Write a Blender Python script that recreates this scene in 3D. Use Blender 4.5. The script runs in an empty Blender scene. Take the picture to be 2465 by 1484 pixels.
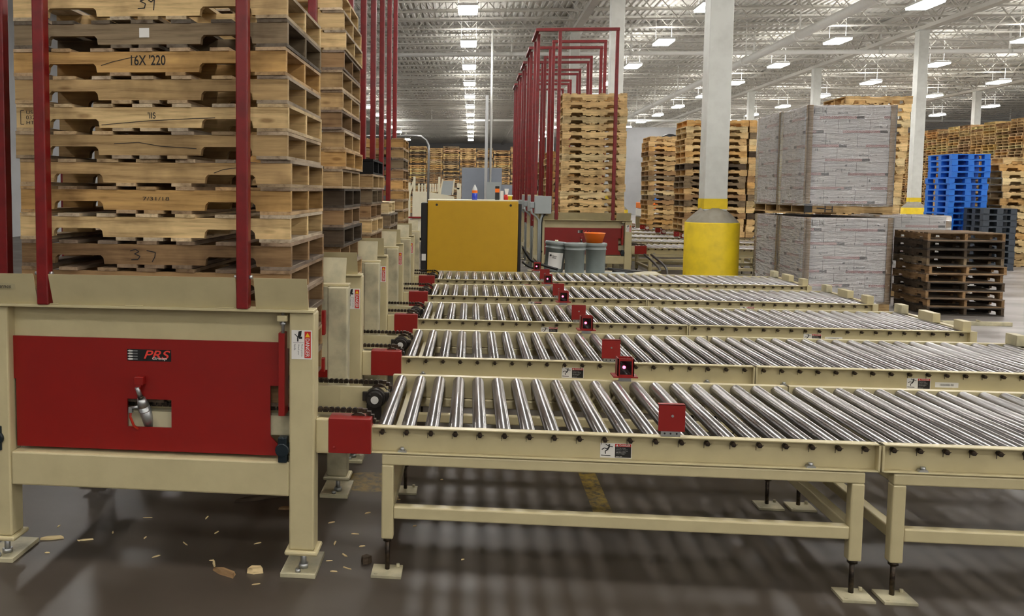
import bpy, math, random
from mathutils import Vector, Matrix, Euler
random.seed(7)
S = bpy.context.scene
COL = S.collection
PI = math.pi
# ---------------------------------------------------------------- camera, world, exposure
cam_d = bpy.data.cameras.new('camera'); cam = bpy.data.objects.new('camera', cam_d); COL.objects.link(cam)
R_ = Vector((0.99503613, 0.09912348, 0.00881122)); U_ = Vector((-0.01572704, 0.06920637, 0.99747839)); F_ = Vector((-0.09826374, 0.99266561, -0.07042176))
cam.matrix_world = Matrix(((R_.x, U_.x, -F_.x, 0.41795), (R_.y, U_.y, -F_.y, -3.69412), (R_.z, U_.z, -F_.z, 1.6677), (0, 0, 0, 1)))
cam_d.sensor_width = 36; cam_d.lens = 2108.79 / 2465 * 36
cam_d.shift_x = (1232.5 - 925.58) / 2465; cam_d.shift_y = (608.75 - 742) / 2465
cam_d.clip_start = .05; cam_d.clip_end = 400
S.camera = cam
w = bpy.data.worlds.new('world'); S.world = w; w.use_nodes = True
w.node_tree.nodes['Background'].inputs[0].default_value = (.8, .85, 1, 1); w.node_tree.nodes['Background'].inputs[1].default_value = .05
S.view_settings.view_transform = 'Standard'; S.view_settings.look = 'None'; S.view_settings.gamma = 1
S.view_settings.exposure = -0.06
UP_FILL = 26.0
LAMP = 66.0
S.cycles.use_denoising = True; S.cycles.max_bounces = 7; S.cycles.transparent_max_bounces = 12
S.cycles.use_light_tree = True; S.cycles.caustics_reflective = False; S.cycles.caustics_refractive = False
S.cycles.sample_clamp_indirect = 8.0

# ---------------------------------------------------------------- materials
def lin(c):
    c = c / 255.0
    return c / 12.92 if c <= .04045 else ((c + .055) / 1.055) ** 2.4
def rgb(r, g, b): return (lin(r), lin(g), lin(b), 1)
class NT:
    def __init__(s, name):
        s.m = bpy.data.materials.new(name); s.m.use_nodes = True; s.t = s.m.node_tree; s.b = s.t.nodes['Principled BSDF']; s.out = s.t.nodes['Material Output']
    def n(s, typ, **k):
        o = s.t.nodes.new(typ)
        for a, v in k.items(): setattr(o, a, v)
        return o
    def l(s, a, b): s.t.links.new(a, b)
    def noise(s, scale, detail=3, vec=None, rough=.55):
        o = s.n('ShaderNodeTexNoise'); o.inputs['Scale'].default_value = scale; o.inputs['Detail'].default_value = detail; o.inputs['Roughness'].default_value = rough
        if vec is not None: s.l(vec, o.inputs['Vector'])
        return o.outputs['Fac']
    def ramp(s, fac, stops):
        o = s.n('ShaderNodeValToRGB'); e = o.color_ramp.elements
        while len(e) < len(stops): e.new(.5)
        for i, (p, c) in enumerate(stops): e[i].position = p; e[i].color = c
        s.l(fac, o.inputs['Fac']); return o.outputs['Color']
    def mix(s, fac, a, b, mode='MIX'):
        o = s.n('ShaderNodeMix', data_type='RGBA', blend_type=mode)
        for sock, v in ((o.inputs[0], fac), (o.inputs[6], a), (o.inputs[7], b)):
            if isinstance(v, (int, float)): sock.default_value = v
            elif isinstance(v, tuple): sock.default_value = v
            else: s.l(v, sock)
        return o.outputs[2]
    def coord(s, kind='Object', scale=(1, 1, 1), loc=None):
        t = s.n('ShaderNodeTexCoord'); m = s.n('ShaderNodeMapping'); m.inputs['Scale'].default_value = scale
        s.l(t.outputs[kind], m.inputs['Vector'])
        if loc is not None: s.l(loc, m.inputs['Location'])
        return m.outputs['Vector']
    def bump(s, h, strength=.2, dist=.01):
        o = s.n('ShaderNodeBump'); o.inputs['Strength'].default_value = strength; o.inputs['Distance'].default_value = dist
        s.l(h, o.inputs['Height']); s.l(o.outputs['Normal'], s.b.inputs['Normal'])
    def set(s, **k):
        for a, v in k.items(): s.b.inputs[a].default_value = v
        return s
BW0 = (0, 0, 0, 1); BW1 = (1, 1, 1, 1)
def paint(name, col, rough=.45, dirt=.25, dcol=None, spec=.5, scale=9, bump=.08, metallic=0):
    a = NT(name); v = a.coord()
    n1 = a.noise(scale, 5, v); f = a.ramp(n1, [(.42, BW0), (.75, BW1)])
    m = a.n('ShaderNodeMath', operation='MULTIPLY'); a.l(f, m.inputs[0]); m.inputs[1].default_value = dirt
    c = a.mix(m.outputs[0], col, dcol or tuple([x * .5 for x in col[:3]] + [1])); a.l(c, a.b.inputs['Base Color'])
    a.set(Roughness=rough, Metallic=metallic); a.b.inputs['Specular IOR Level'].default_value = spec
    if bump: a.bump(a.noise(160, 2, v), bump, .002)
    return a.m
def flat(name, col, rough=.5, metallic=0, emit=None, es=0):
    a = NT(name).set(Roughness=rough, Metallic=metallic); a.b.inputs['Base Color'].default_value = col
    if emit: a.b.inputs['Emission Color'].default_value = emit; a.b.inputs['Emission Strength'].default_value = es
    return a.m
M = {}
M['beige'] = paint('beige_enamel', rgb(196, 184, 144), .38, .16, rgb(120, 108, 80))
M['beige_dirty'] = paint('grimy_beige_enamel', rgb(192, 184, 152), .5, .85, rgb(92, 90, 80), scale=5)
M['red'] = paint('red_enamel', rgb(138, 18, 12), .4, .12, rgb(96, 12, 10))
M['red_pole'] = paint('dark_red_enamel', rgb(122, 20, 22), .35, .45, rgb(50, 12, 14), scale=14)
M['cab_yellow'] = paint('cabinet_yellow_enamel', rgb(192, 150, 16), .5, .1)
M['yellow'] = paint('bollard_yellow_paint', rgb(240, 208, 30), .55, .3, rgb(150, 125, 40), scale=5)
M['concrete'] = paint('rough_concrete', rgb(150, 145, 132), .85, .5, rgb(110, 100, 85), scale=6, bump=.4)
M['white'] = paint('white_enamel', rgb(232, 232, 226), .45, .12)
M['column'] = paint('column_white_paint', rgb(222, 224, 218), .5, .3, rgb(150, 148, 138), scale=3)
M['bright_white'] = flat('bright_white_pipe_paint', rgb(252, 252, 248), .4)
M['ivory'] = paint('ivory_enamel', rgb(235, 228, 200), .5, .12)
M['grey_box'] = paint('grey_enclosure_paint', rgb(165, 172, 172), .45, .08)
M['grey_panel'] = paint('slate_panel_paint', rgb(140, 147, 158), .6, .08)
M['black'] = flat('black_rubber', rgb(18, 18, 18), .5)
M['blackpaint'] = paint('black_paint', rgb(28, 28, 28), .5, .3, rgb(60, 58, 55))
M['dark_steel'] = paint('oily_dark_steel', rgb(48, 42, 36), .35, .6, rgb(110, 90, 72), scale=60, metallic=.7)
M['galv'] = flat('galvanised_steel', rgb(178, 180, 180), .35, .85)
M['motor'] = flat('dark_cast_iron', rgb(50, 46, 42), .4, .3)
M['chrome'] = flat('bright_steel', rgb(225, 220, 212), .14, 1)
M['bearing'] = flat('dark_teal_cast_iron', rgb(22, 34, 40), .35, .2)
M['label_white'] = flat('white_label_vinyl', rgb(228, 226, 220), .45)
M['label_red'] = flat('red_label_ink', rgb(196, 40, 30), .45)
M['logo_red'] = flat('bright_red_logo_ink', rgb(235, 70, 58), .45)
M['label_black'] = flat('black_label_ink', rgb(14, 12, 12), .45)
M['label_yellow'] = flat('yellow_label_ink', rgb(235, 190, 40), .45)
M['label_grey'] = flat('grey_label_ink', rgb(120, 120, 120), .5)
M['tape'] = flat('masking_tape', rgb(186, 176, 140), .6)
M['ink'] = flat('marker_ink', rgb(28, 22, 18), .7)
M['bucket'] = paint('grey_bucket_plastic', rgb(128, 136, 134), .4, .2, rgb(80, 84, 82), scale=8)
M['orange'] = flat('orange_plastic', rgb(250, 120, 20), .4)
M['blue'] = paint('blue_pallet_plastic', rgb(36, 122, 226), .45, .2, rgb(15, 60, 130))
M['darkplastic'] = paint('dark_grey_pallet_plastic', rgb(62, 70, 80), .5, .3, rgb(30, 34, 40))
M['cardboard'] = paint('brown_cardboard', rgb(214, 180, 138), .75, .1)
M['bottle_blue'] = flat('blue_liquid', rgb(50, 70, 190), .2)
M['clear'] = flat('clear_bottle_plastic', rgb(210, 215, 215), .15)
M['hose_red'] = flat('red_hose', rgb(170, 40, 20), .4)
M['lamp'] = flat('lamp_diffuser', (1, 1, 1, 1), .5, 0, (1.0, .97, .93, 1), LAMP)
M['added_uplight'] = flat('added_uplight_glow', (1, 1, 1, 1), .5, 0, (1.0, .97, .93, 1), UP_FILL)  # emission added to lift the ceiling brightness
M['led'] = flat('red_sensor_light', (.3, 0, 0, 1), .2, 0, (1, .05, .12, 1), 14)
M['lens'] = flat('black_sensor_lens', rgb(24, 4, 6), .08)
M['reflector'] = flat('white_prism_reflector', rgb(225, 215, 205), .2)
# rollers: worn turned steel
a = NT('worn_roller_steel'); oi = a.n('ShaderNodeObjectInfo'); v = a.coord(scale=(45, 1.2, 45), loc=oi.outputs['Random'])
f = a.noise(1.2, 4, v); a.l(a.ramp(f, [(.3, rgb(140, 138, 137)), (.7, rgb(200, 198, 198))]), a.b.inputs['Base Color'])
a.l(a.ramp(a.noise(.8, 3, a.coord(scale=(30, 1.5, 30), loc=oi.outputs['Random'])), [(.3, (.24, .24, .24, 1)), (.75, (.36, .36, .36, 1))]), a.b.inputs['Roughness']); a.set(Metallic=.95, Anisotropic=.9); a.b.inputs['Anisotropic Rotation'].default_value = .25
tg = a.n('ShaderNodeTangent', direction_type='RADIAL', axis='Y'); a.l(tg.outputs[0], a.b.inputs['Tangent']); M['roller'] = a.m
# wood, tinted by the colour of each object
def wood(name, scale, attr=False):
    a = NT(name); oi = a.n('ShaderNodeObjectInfo')
    cmb = a.n('ShaderNodeCombineXYZ'); mm = a.n('ShaderNodeMath', operation='MULTIPLY'); a.l(oi.outputs['Random'], mm.inputs[0]); mm.inputs[1].default_value = 37
    for i in range(3): a.l(mm.outputs[0], cmb.inputs[i])
    v = a.coord(scale=scale, loc=cmb.outputs[0])
    g = a.ramp(a.noise(1, 6, v, .65), [(.3, (.5, .45, .40, 1)), (.48, (.92, .9, .88, 1)), (.72, (1.22, 1.22, 1.2, 1))])
    big = a.coord(scale=(2.2, 2.2, 2.2), loc=cmb.outputs[0])
    base = a.mix(1, oi.outputs['Color'], g, 'MULTIPLY')
    if attr:
        at = a.n('ShaderNodeAttribute', attribute_name='tone'); base = a.mix(1, at.outputs['Color'], g, 'MULTIPLY')
    stain = a.ramp(a.noise(1.6, 4, big), [(.47, BW0), (.68, (.8, .8, .8, 1))])
    base = a.mix(stain, base, a.mix(1, base, (.46, .43, .41, 1), 'MULTIPLY'))
    vo = a.n('ShaderNodeTexVoronoi'); vo.inputs['Scale'].default_value = 1; a.l(a.coord(scale=tuple([max(3.0, q * .22) for q in scale]), loc=cmb.outputs[0]), vo.inputs['Vector'])
    base = a.mix(a.ramp(vo.outputs['Distance'], [(.06, (.75, .75, .75, 1)), (.13, BW0)]), base, a.mix(1, base, (.34, .26, .2, 1), 'MULTIPLY'))
    rv = a.n('ShaderNodeMath', operation='MULTIPLY_ADD'); a.l(oi.outputs['Random'], rv.inputs[0]); rv.inputs[1].default_value = .3; rv.inputs[2].default_value = .82
    cc = a.n('ShaderNodeCombineXYZ')
    for i in range(3): a.l(rv.outputs[0], cc.inputs[i])
    a.l(a.mix(1, base, cc.outputs[0], 'MULTIPLY'), a.b.inputs['Base Color']); a.set(Roughness=.78); a.b.inputs['Specular IOR Level'].default_value = .25
    a.bump(a.noise(1, 5, v, .7), .35, .004); return a.m
M['wood_x'] = wood('pallet_wood_stringer', (2.5, 40, 40)); M['wood_y'] = wood('pallet_wood_board', (30, 2.5, 40)); M['wood_far'] = wood('pallet_wood_far', (2, 14, 14), True)
# cartons printed with text rows and hatched red stripes, seen through wrap
def carton():
    a = NT('printed_grey_carton'); tc = a.n('ShaderNodeTexCoord'); sp = a.n('ShaderNodeSeparateXYZ'); a.l(tc.outputs['Object'], sp.inputs[0])
    hx = a.n('ShaderNodeMath', operation='ADD'); a.l(sp.outputs[0], hx.inputs[0]); a.l(sp.outputs[1], hx.inputs[1])
    cm = a.n('ShaderNodeCombineXYZ'); a.l(hx.outputs[0], cm.inputs[0]); a.l(sp.outputs[2], cm.inputs[1])
    br = a.n('ShaderNodeTexBrick'); a.l(cm.outputs[0], br.inputs['Vector']); br.inputs['Scale'].default_value = 1; br.inputs['Brick Width'].default_value = .43; br.inputs['Row Height'].default_value = .2
    br.inputs['Mortar Size'].default_value = .0022; br.inputs['Color1'].default_value = rgb(240, 234, 228); br.inputs['Color2'].default_value = rgb(228, 222, 218); br.inputs['Mortar'].default_value = rgb(90, 80, 75); br.offset = .37
    def math_(op, x, y):
        m = a.n('ShaderNodeMath', operation=op)
        for i, q in enumerate((x, y)):
            if isinstance(q, (int, float)): m.inputs[i].default_value = q
            else: a.l(q, m.inputs[i])
        return m.outputs[0]
    fr = math_('FRACT', math_('DIVIDE', sp.outputs[2], .2), 0)
    band = math_('MULTIPLY', math_('GREATER_THAN', fr, .04), math_('LESS_THAN', fr, .23))
    row = math_('FLOOR', math_('DIVIDE', sp.outputs[2], .2), 0)
    seg = math_('GREATER_THAN', math_('FRACT', math_('ADD', math_('MULTIPLY', hx.outputs[0], 1.15), math_('MULTIPLY', row, .37)), 0), .42)
    hat = math_('GREATER_THAN', math_('FRACT', math_('MULTIPLY', math_('ADD', hx.outputs[0], sp.outputs[2]), 42), 0), .42)
    dk = math_('LESS_THAN', math_('FRACT', math_('ADD', math_('MULTIPLY', hx.outputs[0], 1.15), math_('MULTIPLY', row, .37)), 0), .12)
    c = a.mix(math_('MULTIPLY', math_('MULTIPLY', band, seg), hat), br.outputs['Color'], rgb(186, 84, 84))
    c = a.mix(math_('MULTIPLY', band, dk), c, rgb(74, 68, 70))
    tx = math_('MULTIPLY', math_('GREATER_THAN', a.noise(1, 1, a.coord(scale=(40, 40, 9)), .5), .62), math_('GREATER_THAN', a.noise(1, 1, a.coord(scale=(3, 3, 26)), .5), .60))
    c = a.mix(math_('MULTIPLY', tx, .8), c, rgb(100, 95, 95))
    a.l(c, a.b.inputs['Base Color']); a.set(Roughness=.6); return a.m
M['carton'] = carton()
def wrap():
    a = NT('stretch_wrap_film'); t = a.n('ShaderNodeBsdfTransparent'); g = a.n('ShaderNodeBsdfGlossy'); g.inputs['Roughness'].default_value = .13; g.inputs['Color'].default_value = (1, 1, 1, 1)
    t.inputs['Color'].default_value = (.97, .97, .98, 1)
    b = a.n('ShaderNodeBump'); b.inputs['Strength'].default_value = 1; b.inputs['Distance'].default_value = .06
    a.l(a.noise(1, 4, a.coord(scale=(3, 3, 26)), .6), b.inputs['Height']); a.l(b.outputs['Normal'], g.inputs['Normal'])
    mx = a.n('ShaderNodeMixShader'); fr = a.n('ShaderNodeFresnel'); fr.inputs['IOR'].default_value = 1.45; a.l(b.outputs['Normal'], fr.inputs['Normal'])
    ad = a.n('ShaderNodeMath', operation='ADD'); a.l(fr.outputs[0], ad.inputs[0]); ad.inputs[1].default_value = .24
    a.l(ad.outputs[0], mx.inputs[0]); a.l(t.outputs[0], mx.inputs[1]); a.l(g.outputs[0], mx.inputs[2]); a.l(mx.outputs[0], a.out.inputs['Surface']); return a.m
M['wrap'] = wrap()
def floor_mat():
    a = NT('polished_dirty_concrete'); v = a.coord()
    big = a.noise(.35, 5, v); c = a.ramp(big, [(.3, rgb(60, 52, 44)), (.55, rgb(76, 68, 60)), (.75, rgb(92, 88, 84))])
    sc = a.ramp(a.noise(1, 4, a.coord(scale=(.6, 3, 1)), .5), [(.35, BW0), (.85, (.6, .6, .6, 1))]); c = a.mix(sc, c, rgb(52, 46, 40))
    sp = a.n('ShaderNodeSeparateXYZ'); a.l(v, sp.inputs[0])
    def m2(op, x, y):
        m = a.n('ShaderNodeMath', operation=op)
        for i, q in enumerate((x, y)):
            if isinstance(q, (int, float)): m.inputs[i].default_value = q
            else: a.l(q, m.inputs[i])
        return m.outputs[0]
    right_sheen = a.n('ShaderNodeMapRange', interpolation_type='SMOOTHSTEP'); a.l(m2('ADD', sp.outputs[0], m2('MULTIPLY', a.noise(.5, 4, v), 1.6)), right_sheen.inputs[0]); right_sheen.inputs[1].default_value = 4.6; right_sheen.inputs[2].default_value = 6.6
    c = a.mix(right_sheen.outputs[0], c, a.ramp(a.noise(1, 5, a.coord(scale=(.5, 1.6, 1))), [(.35, rgb(122, 116, 110)), (.65, rgb(168, 164, 162))]))  # bright sheen of the right-hand floor painted into the base colour
    # worn yellow paint strip on the floor under the first conveyor
    d = m2('LESS_THAN', m2('ABSOLUTE', m2('SUBTRACT', sp.outputs[0], 1.125), 0), .05)
    d = m2('MULTIPLY', d, m2('LESS_THAN', m2('ABSOLUTE', m2('SUBTRACT', sp.outputs[1], 1.25), 0), .42))
    d2 = m2('LESS_THAN', m2('ADD', m2('POWER', m2('ADD', sp.outputs[0], .14), 2), m2('POWER', m2('SUBTRACT', sp.outputs[1], 1.2), 2)), .03)
    worn = a.ramp(a.noise(22, 5, v, .7), [(.42, BW1), (.62, BW0)])
    msk = m2('MULTIPLY', m2('MAXIMUM', d, m2('MULTIPLY', d2, .6)), worn)
    c = a.mix(m2('MULTIPLY', msk, .6), c, rgb(170, 140, 30)); a.l(c, a.b.inputs['Base Color'])
    a.l(a.ramp(a.noise(1.3, 5, v), [(.3, (.34, .34, .34, 1)), (.7, (.46, .46, .46, 1))]), a.b.inputs['Roughness'])
    a.b.inputs['Specular IOR Level'].default_value = .4; a.bump(a.noise(3, 3, v), .03, .01); return a.m
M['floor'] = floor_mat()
M['wall'] = paint('pale_block_wall', rgb(168, 169, 170), .8, .3, rgb(120, 120, 120), scale=.8)
M['deck'] = paint('roof_deck_paint', rgb(205, 203, 196), .6, .25, rgb(150, 146, 138), scale=.6, bump=0)
M['joist'] = paint('joist_paint', rgb(196, 193, 184), .6, .2, rgb(130, 126, 118), scale=2, bump=0)

# ---------------------------------------------------------------- mesh builder
class MB:
    def __init__(s): s.v = []; s.f = []; s.mi = []; s.m = 0; s.sm = []
    def add(s, vs, fs, smooth=False):
        k = len(s.v); s.v += [tuple(p) for p in vs]; s.f += [tuple(i + k for i in f) for f in fs]; s.mi += [s.m] * len(fs); s.sm += [smooth] * len(fs); return s
    def box(s, x0, x1, y0, y1, z0, z1):
        return s.add([(x0, y0, z0), (x1, y0, z0), (x1, y1, z0), (x0, y1, z0), (x0, y0, z1), (x1, y0, z1), (x1, y1, z1), (x0, y1, z1)],
                     [(0, 3, 2, 1), (4, 5, 6, 7), (0, 1, 5, 4), (1, 2, 6, 5), (2, 3, 7, 6), (3, 0, 4, 7)])
    def bar(s, p0, p1, wd, ht, up=(0, 0, 1)):
        p0 = Vector(p0); p1 = Vector(p1); d = (p1 - p0).normalized(); up = Vector(up)
        if abs(d.dot(up)) > .99: up = Vector((1, 0, 0))
        r = d.cross(up).normalized() * wd / 2; u = r.cross(d).normalized() * ht / 2
        vs = []
        for p in (p0, p1): vs += [p - r - u, p + r - u, p + r + u, p - r + u]
        return s.add(vs, [(0, 1, 2, 3), (7, 6, 5, 4), (0, 4, 5, 1), (1, 5, 6, 2), (2, 6, 7, 3), (3, 7, 4, 0)])
    def cyl(s, p0, p1, r0, r1=None, seg=12, caps=True):
        r1 = r0 if r1 is None else r1
        p0 = Vector(p0); p1 = Vector(p1); d = (p1 - p0).normalized(); up = Vector((0, 0, 1)) if abs(d.z) < .9 else Vector((1, 0, 0))
        a = d.cross(up).normalized(); b = d.cross(a)
        vs = []
        for p, r in ((p0, r0), (p1, r1)):
            for i in range(seg):
                t = 2 * PI * i / seg; vs.append(p + a * math.cos(t) * r + b * math.sin(t) * r)
        s.add(vs, [(i, i + seg, (i + 1) % seg + seg, (i + 1) % seg) for i in range(seg)], True)
        if caps:
            k = len(s.v) - 2 * seg
            s.f += [tuple(k + i for i in range(seg)), tuple(k + seg + i for i in range(seg - 1, -1, -1))]; s.mi += [s.m] * 2; s.sm += [False] * 2
        return s
    def lathe(s, prof, c=(0, 0, 0), seg=28, smooth=True):
        vs = []
        for r, z in prof:
            for i in range(seg):
                t = 2 * PI * i / seg; vs.append((c[0] + r * math.cos(t), c[1] + r * math.sin(t), c[2] + z))
        fs = []
        for j in range(len(prof) - 1):
            for i in range(seg): fs.append((j * seg + i, j * seg + (i + 1) % seg, (j + 1) * seg + (i + 1) % seg, (j + 1) * seg + i))
        return s.add(vs, fs, smooth)
    def prism(s, poly, y0, y1):   # poly in XZ, extruded along Y
        n = len(poly); vs = [(x, y0, z) for x, z in poly] + [(x, y1, z) for x, z in poly]
        ar = sum(poly[i][0] * poly[(i + 1) % n][1] - poly[(i + 1) % n][0] * poly[i][1] for i in range(n))
        f0 = tuple(range(n)); f1 = tuple(range(2 * n - 1, n - 1, -1)); sd = [(i, i + n, (i + 1) % n + n, (i + 1) % n) for i in range(n)]
        if ar < 0: f0 = f0[::-1]; f1 = f1[::-1]; sd = [t[::-1] for t in sd]
        return s.add(vs, [f0, f1] + sd)
    def tube(s, pts, r, seg=8):
        pts = [Vector(p) for p in pts]; n = len(pts); vs = []
        prev = None
        for k, p in enumerate(pts):
            d = (pts[min(k + 1, n - 1)] - pts[max(k - 1, 0)]).normalized()
            if prev is None: prev = d.cross(Vector((0, 0, 1)) if abs(d.z) < .9 else Vector((1, 0, 0))).normalized()
            a = (prev - d * prev.dot(d)).normalized(); prev = a; b = d.cross(a)
            for i in range(seg):
                t = 2 * PI * i / seg; vs.append(p + a * math.cos(t) * r + b * math.sin(t) * r)
        fs = [(k * seg + i, k * seg + (i + 1) % seg, (k + 1) * seg + (i + 1) % seg, (k + 1) * seg + i) for k in range(n - 1) for i in range(seg)]
        s.add(vs, fs, True)
        k = len(s.v) - n * seg
        s.f += [tuple(k + i for i in range(seg - 1, -1, -1)), tuple(k + (n - 1) * seg + i for i in range(seg))]; s.mi += [s.m] * 2; s.sm += [False] * 2
        return s
    def ribbon(s, pts, wd, y, th=.0006):   # flat stroke in the XZ plane
        for (x0, z0), (x1, z1) in zip(pts, pts[1:]): s.bar((x0, y, z0), (x1, y, z1), wd, th, up=(0, 1, 0))
        return s
    def mesh(s, name, mats):
        me = bpy.data.meshes.new(name); me.from_pydata(s.v, [], s.f)
        for m in (mats if isinstance(mats, (list, tuple)) else [mats]): me.materials.append(m)
        me.polygons.foreach_set('material_index', s.mi); me.polygons.foreach_set('use_smooth', s.sm); me.update(); return me
    def build(s, name, mats, parent=None, bevel=0, **k):
        o = bpy.data.objects.new(name, s.mesh(name, mats)); COL.objects.link(o); o.parent = parent
        if bevel:
            b = o.modifiers.new('bevel', 'BEVEL'); b.width = bevel; b.segments = 2; b.limit_method = 'ANGLE'; b.angle_limit = .8
        for a, v in k.items(): o[a] = v
        return o
def tag(o, label, cat, group=None, kind=None):
    o['label'] = label; o['category'] = cat
    if group: o['group'] = group
    if kind: o['kind'] = kind
    return o
def thing(name, label, cat, loc=(0, 0, 0), rz=0, group=None, scale=(1, 1, 1)):
    o = bpy.data.objects.new(name, None); COL.objects.link(o); o.location = loc; o.rotation_euler = (0, 0, rz); o.scale = scale; o.empty_display_size = .1
    return tag(o, label, cat, group)
def struct(o): o['kind'] = 'structure'; return o
KIDS = {}
def copy_tree(o, parent=None, kids=None):
    c = o.copy(); COL.objects.link(c); c.parent = parent
    for ch in (kids[o] if kids else list(o.children)): copy_tree(ch, c, kids)
    return c
def dup(o, label, loc, rz=None, group=None, scale=None, kids=None):
    c = copy_tree(o, None, kids); c.location = loc; c['label'] = label
    if rz is not None: c.rotation_euler = (0, 0, rz)
    if scale: c.scale = scale
    if group: c['group'] = group
    return c
TX = {}
def text_mesh(txt, bold=False, shear=0):
    key = (txt, shear)
    if key in TX: return TX[key]
    cu = bpy.data.curves.new('lettering', 'FONT'); cu.body = txt; cu.size = 1; cu.align_x = 'LEFT'; cu.shear = shear; cu.extrude = 0
    if bold: cu.offset = .012
    o = bpy.data.objects.new('tmp', cu); COL.objects.link(o)
    me = bpy.data.meshes.new_from_object(o.evaluated_get(bpy.context.evaluated_depsgraph_get()))
    bpy.data.objects.remove(o); TX[key] = me
    return me
def lettering(mb, txt, x, z, w, h, y, rot=0, bold=True, shear=0):
    """adds txt, fitted to w x h, facing -Y, lower left at (x,z); rot=-90 reads top to bottom (x,z then is its top right corner minus height)"""
    me = text_mesh(txt, bold, shear); xs = [v.co.x for v in me.vertices]; ys = [v.co.y for v in me.vertices]
    x0, x1, y0, y1 = min(xs), max(xs), min(ys), max(ys); out = []
    for v in me.vertices:
        a = (v.co.x - x0) / (x1 - x0) * w; b = (v.co.y - y0) / (y1 - y0) * h
        out.append((x + a, y, z + b) if rot == 0 else (x + b, y, z - a))
    mb.add(out, [tuple(p.vertices) for p in me.polygons])
def ordn(i): return ['first', 'second', 'third', 'fourth', 'fifth', 'sixth', 'seventh', 'eighth', 'ninth', 'tenth', 'eleventh', 'twelfth', 'thirteenth', 'fourteenth', 'fifteenth', 'sixteenth', 'seventeenth', 'eighteenth', 'nineteenth', 'twentieth'][i] if i < 20 else 'twenty-' + ordn(i - 20)

# ---------------------------------------------------------------- room shell
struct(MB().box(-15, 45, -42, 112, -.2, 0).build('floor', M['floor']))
struct(MB().box(-15.3, -15, -42, 112, 0, 8.9).build('wall_left', M['wall']))
struct(MB().box(45, 45.3, -42, 112, 0, 8.9).build('wall_right', M['wall']))
struct(MB().box(-15.3, 45.3, 112, 112.3, 0, 8.9).build('wall_back', M['wall']))
struct(MB().box(-15.3, 45.3, -42.3, -42, 0, 8.9).build('wall_front', M['wall']))
mb = MB(); vs = []; fs = []; x = -15.3; prof = []
while x < 45.3:
    prof += [(x, 8.72), (x + .09, 8.72), (x + .12, 8.78), (x + .21, 8.78)]; x += .24
for (px, pz) in prof: vs += [(px, -42.3, pz), (px, 112.3, pz)]
for i in range(len(prof) - 1): fs.append((2 * i, 2 * i + 1, 2 * i + 3, 2 * i + 2))
mb.add(vs, fs); mb.box(-15.3, 45.3, -42.3, 112.3, 8.85, 8.95)
struct(mb.build('ceiling', M['deck']))

# ---------------------------------------------------------------- roof joists, girders, columns
mb = MB(); X0, X1 = -14.6, 44.6
mb.box(X0, X1, -.05, .05, 8.64, 8.71); mb.box(X0, X1, -.045, .045, 7.93, 7.98)
x = X0; i = 0
while x < X1 - .7:
    z0, z1 = (7.96, 8.66) if i % 2 == 0 else (8.66, 7.96)
    mb.bar((x, 0, z0), (x + .62, 0, z1), .03, .03); x += .62; i += 1
jm = mb.mesh('roof_joist', M['joist']); y = 21.0; k = 0
LB = 'white painted open-web steel joist spanning the roof'
while y < 111:
    o = bpy.data.objects.new('roof_joist', jm); COL.objects.link(o); o.location = (0, y, 0); tag(o, LB, 'roof joist', 'parallel roof joists over the hall'); y += 1.65
for X, nm in ((-8.5, 'left of the aisle lamps'), (4.24, 'above the near yellow bollard column'), (16.9, 'right of the white roof pipe'), (29.6, 'at far right')):
    mb = MB(); mb.box(X - .13, X + .13, 12, 111, 7.76, 7.9); mb.box(X - .1, X + .1, 12, 111, 8.52, 8.63); y = 12; i = 0
    while y < 110.2:
        a, b = (7.86, 8.56) if i % 2 == 0 else (8.56, 7.86); mb.bar((X, y, a), (X, y + .82, b), .06, .06); y += .82; i += 1
    tag(mb.build('roof_girder', M['joist']), 'long white steel roof girder running away ' + nm, 'girder')
def column(X, Y, label, detail=True):
    t = thing('steel_column', label, 'column', (X, Y, 0), group='white columns with yellow bollard bases')
    mb = MB(); h = .178; mb.box(-h, h, -h, h, 1.40, 7.75); mb.box(-.26, .26, -.26, .26, 7.73, 7.76); mb.build('shaft', M['column'], t, .012)
    MB().box(-h - .004, h + .004, -h - .004, h + .004, 1.43, 1.59).build('painted_band', M['yellow'], t)
    MB().lathe([(.418, 0), (.418, 1.2), (.41, 1.215), (0, 1.215)], seg=40).build('bollard_drum', M['yellow'], t)
    MB().lathe([(.405, 1.21), (.38, 1.25), (.30, 1.33), (.22, 1.40), (.19, 1.44), (0, 1.45)], seg=40).build('concrete_cap', M['concrete'], t)
    return t
c0 = column(4.24, 10.75, 'nearest white square column on a broad yellow concrete-capped bollard')
kids = None
for X, Y, nm in [(4.24, 20.8, 'second white column, behind the tall red guide frames'), (4.24, 30.8, 'third white column seen through the red guide frames'), (4.24, 40.8, 'fourth white column through the red frames'), (4.24, 50.8, 'fifth, farthest column through the red frames'),
                 (16.9, 31, 'white column standing just left of the blue pallet stack'), (16.9, 41, 'white column rising behind the wrapped carton loads'), (16.9, 51, 'white column between bollard column and wrapped loads'), (16.9, 61, 'thin distant white column left of the tallest pallet stacks'), (16.9, 80, 'very thin far column right of the light pallet stack'),
                 (29.6, 51, 'white column behind the blue plastic pallets, at far right')]:
    dup(c0, nm, (X, Y, 0))

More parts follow.
